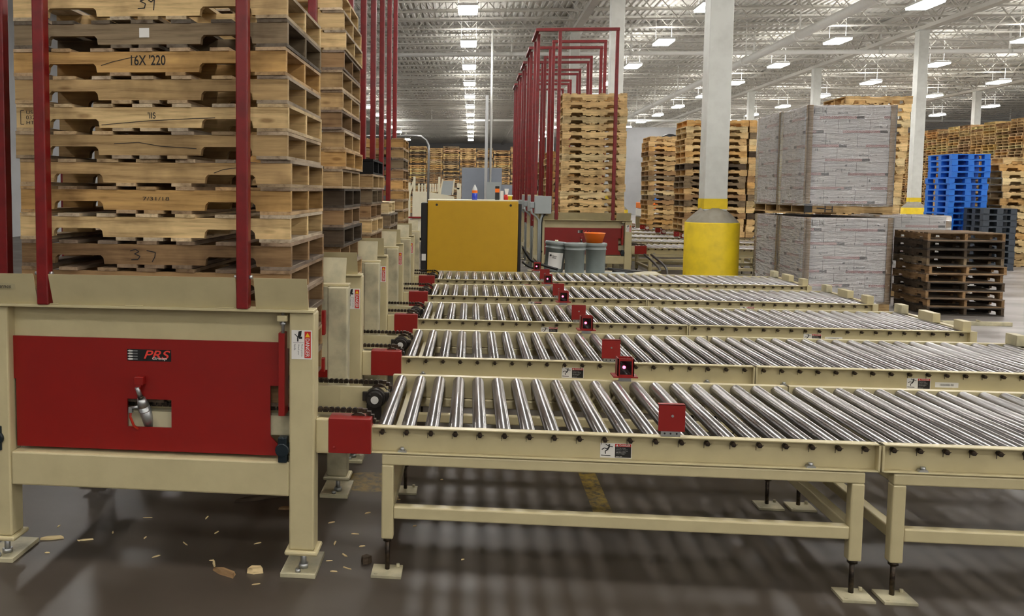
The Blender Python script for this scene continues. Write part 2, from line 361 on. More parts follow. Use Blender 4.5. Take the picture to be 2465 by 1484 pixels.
# ---------------------------------------------------------------- lamps
lt = thing('high_bay_light', 'x', 'ceiling light', group='rectangular high-bay lamps hanging from the roof')
mb = MB(); mb.box(-.31, .31, -.6, .6, .0, .07); mb.bar((-.29, 0, .07), (-.29, 0, 1.31), .012, .012); mb.bar((.29, 0, .07), (.29, 0, 1.31), .012, .012)
mb.build('housing', M['white'], lt)
MB().box(-.29, .29, -.57, .57, -.06, -.001).build('diffuser', M['lamp'], lt)
MB().box(-.27, .27, -.55, .55, .071, .078).build('added_uplight_strip', M['added_uplight'], lt)  # glowing strip added on top of each housing to brighten the roof deck
rows = [-6.8, .2, 7.55, 13.85, 20.5, 26.6, 33.2]
rn = ['leftmost row, beyond the red poles', 'row straight above the aisle', 'row right of the aisle', 'third row right of the aisle', 'row above the wrapped cartons', 'row near the right edge', 'farthest right row']
kids = {lt: list(lt.children)}
for ch in lt.children: kids[ch] = []
first = True
for i, X in enumerate(rows):
    for j in range(-5, 17):
        Y = 24.5 + 6.35 * (j - 5)
        lab = ('glowing rectangular high-bay lamp, %s in the %s' % (ordn(j - 5), rn[i])) if j >= 5 else 'high-bay lamp overhead in the ' + rn[i]
        if first: lt.location = (X, Y, 7.4); lt['label'] = lab; first = False
        else: dup(lt, lab, (X, Y, 7.4), kids=kids)
# sprinkler pipes and conduits
for Y, nm in ((34.6, 'nearer white sprinkler pipe crossing under the roof'), (69.5, 'farther white sprinkler pipe crossing under the roof')):
    mb = MB().cyl((-14.9, Y, 7.55), (44.9, Y, 7.55), .09, seg=12)
    t = tag(mb.build('sprinkler_pipe', M['bright_white']), nm, 'pipe')
    for x in range(-13, 44, 5): MB().box(x - .03, x + .03, Y - .03, Y + .03, 7.6, 8.71).cyl((x - .08, Y, 7.55), (x + .08, Y, 7.55), .1, seg=10).build('pipe_hanger', M['white'], t)
t = tag(MB().cyl((11.5, 14, 7.12), (11.5, 100, 7.12), .15, seg=16).build('roof_duct', M['white']), 'thick white pipe running diagonally away under the roof', 'pipe')
for y in range(16, 98, 6): MB().cyl((11.5, y - .1, 7.12), (11.5, y + .1, 7.12), .19, seg=16).box(11.48, 11.52, y - .02, y + .02, 7.25, 8.71).build('pipe_hanger', M['white'], t)

# ---------------------------------------------------------------- pallets
L, DP, SH, DT = 1.219, 1.016, .0886, .0155; PH = SH + 2 * DT
def stringer_poly(notch=True):
    if not notch: return [(0, 0), (L, 0), (L, SH), (0, SH)]
    p = [(0, 0)]
    for a, b in ((.152, .381), (L - .381, L - .152)): p += [(a, 0), (a + .004, .026), (a + .016, .038), (b - .016, .038), (b - .004, .026), (b, 0)]
    return p + [(L, 0), (L, SH), (0, SH)]
def board_sets(v):
    rnd = random.Random(100 + v)
    top = [(0, .132)] ; xs = .175
    for i in range(5):
        wd = rnd.choice([.085, .09, .1]); top.append((xs, xs + wd)); xs += .178
    top.append((L - .132, L))
    bot = [(0, .135), (.44, .53), (.565, .655), (.69, .78), (L - .135, L)]
    if v == 2: bot.pop(2)
    if v == 3: top.pop(3)
    return top, bot
def add_boards(mb, which, v, rnd):
    top, bot = board_sets(v)
    for a, b in (top if which == 'top' else bot):
        z0, z1 = (DT + SH, PH) if which == 'top' else (0, DT); o = rnd.uniform(-.004, .004)
        mb.box(a, b, o - .003, DP + o + .003, z0 + .0004, z1 - .0004)
strm = MB().prism([(x, z + DT) for x, z in stringer_poly()], 0, .038).mesh('stringer', M['wood_x'])
boardm = {}
def board_mesh(wd, k):
    key = (round(wd, 3), k)
    if key not in boardm:
        rnd = random.Random(k); mb = MB(); j = rnd.uniform(0, .006)
        mb.add([(0, -.003, 0), (wd, -.003 - j, 0), (wd, DP + .003, 0), (0, DP + .003 - j, 0), (0, -.003, DT - .0008), (wd, -.003 - j, DT - .0008), (wd, DP + .003, DT - .0008), (0, DP + .003 - j, DT - .0008)],
               [(0, 3, 2, 1), (4, 5, 6, 7), (0, 1, 5, 4), (1, 2, 6, 5), (2, 3, 7, 6), (3, 0, 4, 7)])
        boardm[key] = mb.mesh('deck_board', M['wood_y'])
    return boardm[key]
one = {}
def whole_mesh(v, notch=True):
    if (v, notch) not in one:
        mb = MB(); rnd = random.Random(v)
        for y in (0, DP / 2 - .019, DP - .038): mb.prism([(x, z + DT) for x, z in stringer_poly(notch)], y, y + .038)
        mb.m = 1; add_boards(mb, 'top', v, rnd); add_boards(mb, 'bot', v, rnd)
        one[(v, notch)] = mb.mesh('wooden_pallet', [M['wood_x'], M['wood_y']])
    return one[(v, notch)]
TONES = {'light': (220, 192, 140), 'tan': (194, 164, 116), 'honey': (206, 166, 106), 'brown': (156, 126, 90), 'grey': (134, 118, 94), 'dark': (84, 72, 58), 'black': (20, 20, 20), 'pale': (235, 214, 165)}
TW = {'light': 'light yellow', 'tan': 'tan', 'honey': 'honey-coloured', 'brown': 'brown', 'grey': 'weathered grey', 'dark': 'dark stained', 'black': 'black-painted', 'pale': 'pale new'}
def col(t, r=None):
    c = TONES[t]; k = (r or random).uniform(.9, 1.08); return (lin(c[0]) * k, lin(c[1]) * k, lin(c[2]) * k, 1)
def pallet_parts(loc, tone, v, label, group, scale=(1, 1, 1), rz=0, z_rot=0):
    t = thing('wooden_pallet', label, 'pallet', loc, rz, group, scale); c = col(tone); top, bot = board_sets(v)
    for y in (0, DP / 2 - .019, DP - .038):
        o = bpy.data.objects.new('stringer', strm); COL.objects.link(o); o.parent = t; o.location = (0, y, 0); o.color = c
    for bs, z, nm in ((top, DT + SH + .0004, 'top_board'), (bot, .0004, 'bottom_board')):
        for a, b in bs:
            o = bpy.data.objects.new(nm, board_mesh(b - a, random.randrange(3))); COL.objects.link(o); o.parent = t; o.location = (a, 0, z)
            k = random.uniform(.75, 1.1); g = (c[0] + c[1] + c[2]) / 3; q = random.uniform(.15, .55); o.color = tuple([(a_ * (1 - q) + g * q) * k for a_ in c[:3]] + [1])
    return t
def pallet_one(loc, tone, v, label, group, scale=(1, 1, 1), rz=0, notch=True):
    o = bpy.data.objects.new('wooden_pallet', whole_mesh(v, notch)); COL.objects.link(o); o.location = loc; o.rotation_euler = (0, 0, rz); o.scale = scale; o.color = col(tone)
    return tag(o, label, 'pallet', group)
MIXT = ['tan', 'light', 'honey', 'brown', 'grey', 'tan', 'light', 'brown', 'dark']
def stack(x, y, z, n, where, sc=(1, 1, 1), tones=None, rz=0, full=False, jit=.012, lean=0, from_top=True, gain=1.0, ty=.004):
    rnd = random.Random(int(x * 97 + y * 31 + z * 7)); out = []
    for i in range(n):
        tone = tones[i % len(tones)] if tones else rnd.choice(MIXT); dx = rnd.uniform(-jit, jit) + lean * i; dy = rnd.uniform(-jit, jit) * .7
        k = (n - 1 - i) if from_top else i
        lab = '%s pallet, %s from %s of stack %s' % (TW[tone], ordn(k), 'top' if from_top else 'bottom', where)
        fn = pallet_parts if full else pallet_one
        out.append(fn((x + dx, y + dy, z + i * (PH + .0002) * sc[2]), tone, rnd.randrange(4), lab, 'stack ' + where, sc, rz + rnd.uniform(-ty, ty)))
        if gain != 1:
            for q in [out[-1]] + list(out[-1].children): g_ = min(gain, .82 / max(q.color[:3])); q.color = tuple([c * g_ for c in q.color[:3]] + [1])
    return out
P = 1.6072
SY = .83
# nearest stack: tones and markings read off the photograph, bottom to top
near = [('brown', 'hidden low', None)] * 5 + [('brown', '37', 0), ('light', 'plain', 1), ('honey', 'date', 0), ('tan', 'plain', 2), ('tan', 'plain', 3), ('light', 'stamp', 0), ('tan', 'plain', 1), ('honey', 'stencil', 2), ('grey', 'sticker', 1), ('light', '39', 0)]
lbl = {5: 'brown pallet with black handwritten 37, lowest fully seen above the near guard plates', 6: 'light wooden pallet resting directly on the brown pallet marked 37', 7: 'honey-coloured pallet with faint date stamp and split wood on nearest stack',
       8: 'tan pallet with short fork notches just above the date-stamped honey pallet', 9: 'tan pallet with long crack, just beneath the light HT-stamped pallet', 10: 'light pine pallet with black HT stamp and crack, middle of nearest stack',
       11: 'tan pallet with faint pencil marks, just above the HT-stamped light pallet', 12: 'honey-coloured pallet with stencilled black 16X 220 on nearest stack', 13: 'weathered grey pallet with small white square sticker on nearest stack', 14: 'light pallet with handwritten black 39, topmost seen of nearest stack'}
Z0 = .7205; pit = .1197
for i, (tone, mk, v) in enumerate(near):
    lab = lbl.get(i) or 'brown wooden pallet low in nearest dispenser, %s beneath the pallet marked 37' % ordn(4 - i)
    t = pallet_parts((-1.592 + random.uniform(-.008, .008) + (.012 if i < 9 else -.004), .03 + random.uniform(-.006, .006), Z0 + i * pit), tone, (v if v is not None else i % 4), lab, 'stack in the nearest left dispenser', (1, SY, pit / (PH + .0002)), random.uniform(-.004, .004))
    for s in t.children:
        if s.name.startswith('stringer') and i > 8: s.color = col(tone)
    y = -.0012 / SY; mb = MB()
    def crack(pts, w=.003):
        MB().ribbon([(px, DT + pz) for px, pz in pts], w, -.0008).build('crack', M['ink'], t)
    if mk == '37':
        mb.ribbon([(.50, .075), (.525, .082), (.54, .072), (.52, .062), (.545, .052), (.535, .038), (.505, .036)], .0045, y); mb.ribbon([(.575, .078), (.615, .07), (.612, .05), (.60, .028)], .0045, y); mb.build('handwritten_number', M['ink'], t)
    elif mk == '39':
        mb.ribbon([(.565, .095), (.59, .1), (.60, .088), (.575, .08), (.60, .068), (.595, .05), (.565, .048)], .0045, y); mb.ribbon([(.64, .09), (.625, .1), (.612, .085), (.625, .075), (.64, .088), (.636, .04)], .0045, y); mb.build('handwritten_number', M['ink'], t)
    elif mk == 'stencil': lettering(mb, "16X '220", .535, .045, .155, .045, y, bold=True); mb.build('stencilled_number', M['ink'], t); crack([(.40, .03), (.45, .045), (.52, .06), (.56, .066)])
    elif mk == 'stamp':
        lettering(mb, "'IIS", .60, .055, .035, .028, y); lettering(mb, 'US-\n0320\nHT', .045, .03, .055, .06, y, bold=False); mb.ribbon([(.02, .09), (.02, .03)], .0025, y); mb.ribbon([(.02, .09), (.035, .09)], .0025, y); mb.ribbon([(.02, .03), (.035, .03)], .0025, y)
        mb.build('ink_stamp', M['ink'], t); crack([(.39, .012), (.6, .03), (.8, .04), (.9, .043)])
    elif mk == 'date': lettering(mb, '7/31/18', .56, .058, .12, .016, y, bold=False); mb.build('ink_stamp', M['ink'], t)
    elif mk == 'sticker': MB().box(.568, .612, -.002, -.0005, .045, .085).build('square_sticker', M['label_white'], t)
    if i == 9: crack([(.45, .05), (.56, .056), (.66, .04), (.82, .03)])
    if i == 8: crack([(.88, .045), (.92, .06), (.99, .07)])
stack(-1.592, P + .03, Z0, 18, 'in the second left dispenser', (1, SY, pit / PH), full=True, jit=.02, from_top=False, ty=.012)
stack(-1.60, 2 * P + .03, Z0, 10, 'in the third left dispenser', (1, SY, pit / PH), ['brown', 'brown', 'tan', 'brown', 'brown', 'light', 'brown', 'grey', 'tan', 'black'], full=True, jit=.018, ty=.012)
stack(-1.60, 3 * P + .03, Z0, 7, 'in the fourth left dispenser', (1, SY, pit / PH), ['brown', 'tan', 'brown', 'tan', 'grey', 'grey', 'pale'], full=True, jit=.018, ty=.012)
stack(-1.60, 4 * P + .03, Z0, 13, 'in the fifth left dispenser', (1, SY, pit / PH), ['brown', 'grey', 'tan', 'honey', 'brown', 'tan', 'tan', 'honey', 'honey'], full=True, jit=.015, ty=.01)
# right hand row machines
XR, YR, PR = 3.65, 12.95, 2.05; RS = (1.17, 1.25, 1)
stack(2.07, YR + .05, .716, 20, 'in the nearest right dispenser', (.965, 1.0, 1.165), ['light', 'pale', 'light', 'tan', 'light'], jit=.012, gain=1.25)
stack(2.00, YR + PR + .05, .716, 13, 'in the second right dispenser', (.965, 1.0, 1.165), ['honey', 'tan', 'light'], jit=.015)
stack(2.00, YR + 2 * PR + .05, .716, 12, 'in the third right dispenser', (.965, 1.0, 1.165), jit=.015)
stack(5.29, 17.15, .665, 19, 'behind the near bollard column', (1.12, 1.0, 1.18), gain=1.35, tones=['tan', 'light', 'tan', 'brown', 'light', 'grey', 'brown', 'tan', 'grey', 'grey', 'tan', 'dark', 'light', 'honey', 'light', 'tan', 'light', 'pale', 'honey'], jit=.02)
stack(6.70, 17.15, .665, 19, 'between bollard column and wrapped loads', (1.12, 1.0, 1.18), gain=1.35, tones=['tan', 'light', 'tan', 'dark', 'light', 'pale', 'grey', 'tan', 'honey', 'brown'], jit=.015)
stack(5.28, 21.3, .665, 19, 'left behind the bollard column', (1.12, 1.0, 1.13), gain=1.3, tones=['tan', 'honey', 'tan', 'light', 'tan', 'brown', 'grey', 'pale', 'brown', 'tan', 'grey', 'brown', 'light', 'tan', 'light', 'brown', 'honey', 'tan'], jit=.025)
stack(6.94, 13.05, .66, 20, 'behind the wrapped carton loads', (.945, 1.0, 1.165), ['light', 'pale', 'light', 'light', 'tan'], gain=1.25, jit=.01, lean=.009)
stack(7.78, 9.18, 0, 10, 'beside the wrapped cartons', (.80, 1.0, .965), ['dark', 'brown', 'brown', 'dark', 'brown', 'brown', 'grey', 'dark'], rz=PI / 2, full=True, jit=.03)
stack(12.85, 18.4, 0, 16, 'at the right edge', (1.1, 1.0, 1.35), ['light', 'tan', 'pale', 'light', 'honey'], jit=.06)
stack(13.35, 20.0, 0, 16, 'right of the blue plastic pallets', (1, 1, 1.33), ['tan', 'brown', 'light'], jit=.02)

# plastic pallets
def plastic_pallet(name, mat, label, h=.14, w_=.86, d=1.1):
    mb = MB()
    for i in range(3):
        for j in range(3):
            cx = .07 + i * (w_ - .14) / 2; cy = .07 + j * (d - .14) / 2; mb.box(cx - .065, cx + .065, cy - .065, cy + .065, .018, h - .02)
    mb.box(0, w_, 0, d, h - .022, h - .002)
    for cx in (.0, w_ / 2 - .06, w_ - .12): mb.box(cx, cx + .12, 0, d, 0, .018)
    for cy in (.0, d / 2 - .06, d - .12): mb.box(0, w_, cy, cy + .12, 0.001, .016)
    return tag(mb.build(name, mat, None, 0), label, 'pallet')
bp = plastic_pallet('plastic_pallet', M['blue'], 'x', .1395)
for i in range(19):
    lab = 'blue plastic pallet, %s from the top of the tall blue stack' % ordn(18 - i)
    o = bp if i == 0 else bp.copy()
    if i: COL.objects.link(o)
    o.location = (11.63 + random.uniform(-.015, .015) - (.035 if 4 < i < 15 else 0), 18.2 + random.uniform(-.02, .02), i * .1397); o['label'] = lab; o['group'] = 'tall blue plastic pallet stack'
kp = plastic_pallet('plastic_pallet', M['darkplastic'], 'x', .1395, .72, .8)
for i in range(10):
    o = kp if i == 0 else kp.copy()
    if i: COL.objects.link(o)
    o.location = (11.86 + random.uniform(-.012, .012), 17.25, i * .1397); o['label'] = 'dark grey plastic pallet, %s from the top of the low dark stack' % ordn(9 - i); o['group'] = 'low dark plastic pallet stack'

# distant walls of stacked pallets (beyond the individually built ones)
import array
def pallet_wall(name, cells, label, cat='pallets'):
    mb = MB(); tones = []
    for (x, y, z, tone, sx, sz, simple) in cells:
        n0 = len(mb.v)
        for yy in (0, DP - .038): mb.prism([(x + q * sx, z + (r + DT) * sz) for q, r in stringer_poly()], y + yy, y + yy + .038)
        mb.box(x, x + L * sx, y + DP / 2 - .02, y + DP / 2 + .02, z + .02, z + .1 * sz)
        for a, b in ((0, .135), (.25, .42), (.5, .7), (.8, .97), (L - .135, L)): mb.box(x + a * sx, x + b * sx, y, y + DP, z + (SH + DT) * sz, z + (PH - .001) * sz)
        for a, b in ((0, .135), (.5, .7), (L - .135, L)): mb.box(x + a * sx, x + b * sx, y, y + DP, z + .001, z + DT * sz)
        tones += [tone] * (len(mb.v) - n0)
    o = mb.build(name, M['wood_far']); at = o.data.color_attributes.new('tone', 'FLOAT_COLOR', 'POINT')
    at.data.foreach_set('color', [c for t in tones for c in t]); o['kind'] = 'stuff'
    return tag(o, label, cat)
rnd = random.Random(5); cells = []
for i in range(9):
    x = -5.6 + i * 1.27; top = 35 + rnd.choice([-1, 0, 0, 1]); z = 0
    for k in range(top):
        t = rnd.choice(['tan', 'brown', 'brown', 'grey', 'light', 'honey', 'tan', 'dark'])
        cells.append((x + rnd.uniform(-.03, .03), 63 + rnd.uniform(-.05, .05), z, tuple([c * min(1.35, .8 / max(col(t)[:3])) for c in col(t, rnd)]), 1, 1.17, 0)); z += PH * 1.17 + .001
pallet_wall('far_pallet_wall', cells, 'long wall of mixed brown pallets stacked at the far end of aisle')
cells = []
for i in range(24):
    y = 37 + i * 1.1; z = 0
    for k in range(38 + rnd.choice([-1, 0, 0])):
        t = rnd.choice(['tan', 'light', 'honey', 'brown', 'tan', 'light']); q = (26 + rnd.uniform(-.05, .05), y, z)
        if i < 2 and k >= 8: pallet_one(q, t, k % 4, '%s wooden pallet, %s up in the %s pile of the right pallet wall' % (TW[t], ordn(k), ['nearest', 'second'][i]), 'right pallet wall, nearest piles', (1, 1, 1.17))
        else: cells.append((q[0], q[1], q[2], tuple([c * min(1.35, .8 / max(col(t)[:3])) for c in col(t, rnd)]), 1, 1.17, 0))
        z += PH * 1.17 + .001
pallet_wall('right_pallet_wall', cells, 'high receding wall of light pallets behind the blue pallet stack')

# ---------------------------------------------------------------- labels
def danger_post_label(parent, x0, x1, z0, z1, y):
    t = MB().box(x0, x1, y - .001, y, z0, z1).build('warning_label', M['label_white'], parent, label='white and red danger label turned sideways')
    w_, h_ = x1 - x0, z1 - z0; yy = y - .0014
    MB().box(x0 + w_ * .64, x0 + w_ * .95, yy, y - .0005, z0 + h_ * .04, z0 + h_ * .96).build('red_header', M['label_red'], t)
    mb = MB(); lettering(mb, 'DANGER', x0 + w_ * .69, z0 + h_ * .72, h_ * .64, w_ * .2, yy - .0006, rot=-90); mb.build('header_text', M['label_white'], t)
    mb = MB(); cx = x0 + w_ * .79; cz = z0 + h_ * .84; r = w_ * .12
    mb.prism([(cx - r, cz - r * .9), (cx + r, cz - r * .9), (cx, cz + r)], yy - .0008, yy - .0002); mb.build('warning_triangle', M['label_yellow'], t)
    mb = MB(); k = w_ / .088; px = x0 + .03 * k; pz = z0 + h_ * .72
    mb.prism([(px, pz + .03 * k), (px + .014 * k, pz + .034 * k), (px + .012 * k, pz + .012 * k), (px + .004 * k, pz + .002 * k), (px - .004 * k, pz + .008 * k), (px - .016 * k, pz + .02 * k), (px - .017 * k, pz + .017 * k), (px - .004 * k, pz + .004 * k)], yy, y - .0006)
    mb.box(px + .002 * k, px + .016 * k, yy, y - .0006, pz - .002 * k, pz + .008 * k); mb.box(px - .006 * k, px, yy, y - .0006, pz - .014 * k, pz + .004 * k)
    mb.box(x0 + w_ * .07, x0 + w_ * .6, yy, y - .0006, z0 + h_ * .565, z0 + h_ * .575); mb.build('hand_pictogram', M['label_black'], t)
    mb = MB(); 
    for i, s in enumerate(('Pinch points.', 'Watch your', 'hands.')): lettering(mb, s, x0 + w_ * (.46 - i * .17), z0 + h_ * .52, h_ * (.44, .38, .22)[i], w_ * .1, yy, rot=-90, bold=False)
    mb.build('label_text', M['label_black'], t); return t
def slip_label(parent, x0, z0, y, w_=.131, h_=.063):
    t = MB().box(x0, x0 + w_, y - .001, y, z0, z0 + h_).build('slip_warning_label', M['label_white'], parent, label='white and black danger label with falling figure'); yy = y - .0014
    def q(a, b): return (x0 + a * w_, z0 + b * h_)
    MB().box(x0 + w_ * .47, x0 + w_ * .98, yy, y - .0005, z0 + h_ * .04, z0 + h_ * .78).build('black_panel', M['label_black'], t)
    MB().box(x0 + w_ * .47, x0 + w_ * .98, yy, y - .0005, z0 + h_ * .78, z0 + h_ * .97).build('red_header', M['label_red'], t)
    mb = MB(); lettering(mb, 'DANGER', x0 + w_ * .61, z0 + h_ * .81, w_ * .34, h_ * .13, yy - .0006)
    mb.prism([q(.49, .8), q(.58, .8), q(.535, .95)], yy - .0007, yy - .0001)
    for i, s in enumerate(('Climbing, sitting,', 'walking or riding on', 'conveyor at any time', 'will cause severe', 'injury or death.')): lettering(mb, s, x0 + w_ * .5, z0 + h_ * (.66 - i * .1), w_ * (.3, .37, .38, .32, .28)[i], h_ * .055, yy - .0006, bold=False)
    lettering(mb, 'KEEP OFF', x0 + w_ * .5, z0 + h_ * .08, w_ * .2, h_ * .05, yy - .0006); mb.build('header_text', M['label_white'], t)
    mb = MB(); s = w_ * .018
    mb.ribbon([q(.17, .93), q(.29, .78), q(.40, .76)], s * 1.3, yy); mb.ribbon([q(.29, .78), q(.22, .52)], s * 2.6, yy); mb.ribbon([q(.24, .6), q(.13, .66), q(.05, .55)], s * 1.5, yy); mb.ribbon([q(.22, .53), q(.16, .45), q(.17, .27)], s * 1.6, yy)
    mb.ribbon([q(.03, .17), q(.33, .15)], s * 1.5, yy); cx, cz = q(.285, .88); mb.cyl((cx, yy, cz), (cx, yy - .0006, cz), w_ * .03, seg=10)
    mb.build('falling_figure', M['label_black'], t); return t

# ---------------------------------------------------------------- pallet dispensers
def make_dispenser(label):
    t = thing('pallet_dispenser', label, 'pallet dispenser', group='beige and red pallet dispensers')
    yf, yb = -.066, 1.03
    for sx, (xa, xb) in ((1, (-.345, -.236)), (0, (-1.705, -1.60))):
        for yy in ((yf, yf + .105), (yb - .105, yb)):
            mb = MB().box(xa, xb, yy[0], yy[1], .115, 1.15); mb.box(xa - .018, xb + .018, yy[0] - .016, yy[1] + .016, .095, .115)
            p = mb.build('post', M['beige'] if yy[0] < 0 else M['beige_dirty'], t, .008)
            mb = MB().box(xa - .035, xb + .01, yy[0] - .02, yy[1] + .12, 0, .02); mb.build('foot_plate', M['beige_dirty'], p, .002)
            mb = MB().cyl((xa + .055, yy[0] + .05, .02), (xa + .055, yy[0] + .05, .095), .013, seg=10); mb.cyl((xa + .055, yy[0] + .05, .02), (xa + .055, yy[0] + .05, .04), .022, seg=6); mb.cyl((xa + .04, yy[0] + .0, .02), (xa + .04, yy[0] + .0, .034), .012, seg=6)
            mb.build('levelling_bolt', M['galv'], p)
    for y0 in (yf + .005, yb - .11): MB().box(-1.60, -.345, y0, y0 + .1, .348, .5).build('base_beam', M['beige'], t, .008)
    MB().box(-1.70, -1.61, yf + .105, yb - .105, .36, .49).build('side_beam', M['beige'], t, .006)
    for s, y0 in ((1, yf), (-1, yb)):
        mb = MB(); ya, yc = sorted((y0 - s * .02, y0 + s * .07)); mb.box(-1.72, -.236, ya, yc, 1.151, 1.163)
        ya, yc = sorted((y0 + s * .058, y0 + s * .07)); mb.box(-1.60, -.35, ya, yc, .985, 1.151)
        for xa in (-1.4, -1.02, -.62): mb.box(xa - .04, xa + .04, min(y0 - s * .012, y0 - s * .005), max(y0 - s * .012, y0 - s * .005), 1.163, 1.168)
        mb.build('top_flange', M['beige'], t, .002)
        for (a0, a1, b0, b1) in ((-1.70, -1.70, -1.457, -1.457), (-1.388, -1.388, -.570, -.567), (-.488, -.488, -.262, -.262)):
            mb = MB(); yb0, yt0 = y0 + s * .0, y0 - s * .045
            mb.add([(a0, yb0, 1.163), (b0, yb0, 1.163), (b1, yt0, 1.298), (a1, yt0, 1.298), (a0, yb0 + s * .006, 1.163), (b0, yb0 + s * .006, 1.163), (b1, yt0 + s * .006, 1.298), (a1, yt0 + s * .006, 1.298)],
                   [(0, 1, 2, 3), (7, 6, 5, 4), (0, 4, 5, 1), (1, 5, 6, 2), (2, 6, 7, 3), (3, 7, 4, 0)])
            g = mb.build('guide_plate', M['beige'] if s > 0 else M['beige_dirty'], t)
            if s > 0 and a0 == -1.70:
                tp = MB(); yy = y0 - .038; tp.add([(-1.66, y0 - .0325, 1.257), (-1.545, y0 - .0325, 1.252), (-1.545, y0 - .0248, 1.229), (-1.66, y0 - .0248, 1.232)], [(0, 3, 2, 1)])
                tt = tp.build('name_tape', M['tape'], g); LZ = MB(); lettering(LZ, 'Starnes', -1.637, 1.234, .075, .016, y0 - .034, bold=False, shear=.15); LZ.build('handwriting', M['ink'], tt)
    # red swinging panel with window
    y0, y1 = -.022, -.012; mb = MB()
    mb.prism([(-1.612, 1.012), (-1.612, .82), (-1.59, .82), (-1.59, .525), (-1.078, .527), (-1.078, 1.012)], y0, y1)
    mb.prism([(-.878, 1.012), (-.878, .527), (-.375, .527), (-.375, .535), (-.437, .60), (-.437, .822), (-.375, .822), (-.375, 1.012)], y0, y1)
    mb.box(-1.078, -.878, y0, y1, .745, 1.012); mb.box(-1.078, -.878, y0, y1, .527, .62); mb.box(-1.59, -.37, y0, y1 + .03, .515, .527)
    rp = mb.build('red_panel', M['red'], t)
    MB().box(-.393, -.366, -.06, .02, .70, 1.06).build('red_side_flange', M['red'], t, .002)
    lg = MB().box(-1.075, -.877, y0 - .0015, y0 - .0002, .915, .966).build('logo_plate', M['label_black'], rp)
    mb = MB()
    for i in range(4): z = .9225 + i * .0122; mb.prism([(-1.074, z), (-1.066, z + .004), (-1.05, z + .0028), (-1.05, z - .0028), (-1.066, z - .004)], y0 - .0025, y0 - .0018)
    mb.build('logo_stripes', M['label_white'], lg)
    mb = MB()
    for i in range(4): z = .9225 + i * .0122; mb.box(-1.05, -1.028, y0 - .0025, y0 - .0018, z - .0026, z + .0026)
    mb.build('logo_stripe_shading', M['label_grey'], lg)
    mb = MB(); lettering(mb, 'PRS', -1.0, .925, .120, .038, y0 - .0028, bold=True, shear=.3); mb.build('logo_letters', M['logo_red'], lg)
    mb = MB(); lettering(mb, 'Group', -.961, .918, .066, .0165, y0 - .0036, bold=True, shear=.2); mb.build('logo_subtitle', M['label_white'], lg)
    mb = MB().box(-1.60, -.35, .06, .075, .66, .715); mb.box(-1.60, -.35, .062, .076, .50, .655); mb.build('inner_plate', M['beige'], t)
    # air cylinder in the window
    cy = MB().box(-1.032, -.992, -.06, y0, .815, .85); cy.prism([(-1.03, .815), (-1.0, .815), (-1.01, .79), (-1.03, .79)], -.055, y0); clev = cy.build('cylinder_bracket', M['red'], rp, .002)
    a0, a1 = Vector((-1.02, -.055, .805)), Vector((-.985, .03, .59)); d = a1 - a0
    mb = MB().cyl(a0, a0 + d * .22, .010, seg=12); mb.cyl(a0 + d * .25, a0 + d * .42, .0175, .026, seg=20); mb.cyl(a0 + d * .42, a0 + d * .95, .026, seg=20); mb.cyl(a0 + d * .5, a0 + d * .52, .0275, seg=20)
    c = mb.build('air_cylinder', M['galv'], t)
    MB().cyl(a0 + d * .2, a0 + d * .27, .013, seg=10).build('cylinder_rod', M['dark_steel'], c)
    MB().tube([(-1.052, -.045, .70), (-1.056, -.045, .67), (-1.04, -.045, .63), (-1.02, .02, .58)], .006).build('air_hose', M['hose_red'], c)
    MB().box(-1.06, -1.045, -.055, -.035, .69, .715).cyl((-1.05, -.045, .71), (-1.02, -.045, .715), .007, seg=8).build('air_fitting', M['galv'], c)
    MB().cyl((-.955, .01, .632), (-.955, .04, .632), .016, seg=14).box(-.985, -.935, .01, .04, .58, .625).build('pivot_block', M['bearing'], c)
    for bx, bz in ((-.362, .555), (-1.645, .56)):
        mb = MB().cyl((bx - .012, -.08, bz), (bx - .012, -.02, bz), .03, seg=18); mb.box(bx - .03, bx + .008, -.075, -.03, bz - .055, bz + .055); mb.cyl((bx - .01, -.08, bz + .05), (bx - .01, -.065, bz + .05), .009, seg=6)
        mb.build('bearing', M['bearing'], t, .004)
    MB().cyl((-.418, .03, .742), (-.418, .045, .742), .033, seg=24).build('end_cap_disc', M['beige'], t)
    MB().box(-.395, -.352, -.08, -.03, 1.112, 1.137).build('stop_block', M['beige'], t, .003)
    MB().cyl((-.373, -.06, 1.06), (-.373, -.06, 1.15), .007, seg=8).cyl((-.373, -.06, 1.095), (-.373, -.06, 1.106), .014, seg=6).build('stop_bolt', M['galv'], t)
    # red guide poles and their top frame
    q = .026; TZ = 4.62
    for nm, x, y, zb in (('f', -1.423, yf - .0, 1.163), ('f', -.541, yf - .0, 1.163), ('s', -1.738, .18, 1.0), ('s', -1.738, .82, 1.0), ('b', -1.423, yb - .06, 1.163), ('b', -.565, yb - .06, 1.163)):
        mb = MB().box(x - q, x + q, y - .03, y + .022, zb, TZ)
        p = mb.build('guide_pole', M['red_pole'], t, .006)
        MB().cyl((x + q, y - .01, zb + .135), (x + q + .015, y - .01, zb + .135), .009, seg=6).cyl((x - q - .012, y - .01, zb + .135), (x - q, y - .01, zb + .135), .009, seg=6).build('pole_bolt', M['galv'], p)
    mb = MB().box(-1.80, -.51, yf - .03, yf + .022, TZ, TZ + .055); mb.box(-1.80, -1.745, yf + .022, .86, TZ, TZ + .055); mb.box(-1.45, -.54, yb - .09, yb - .038, TZ, TZ + .055)
    mb.build('guide_frame', M['red_pole'], t, .004)
    # outfeed arms, chains and drive
    MB().box(-.236, -.176, -.03, .06, .535, .686).build('outfeed_arm', M['beige'], t, .006)
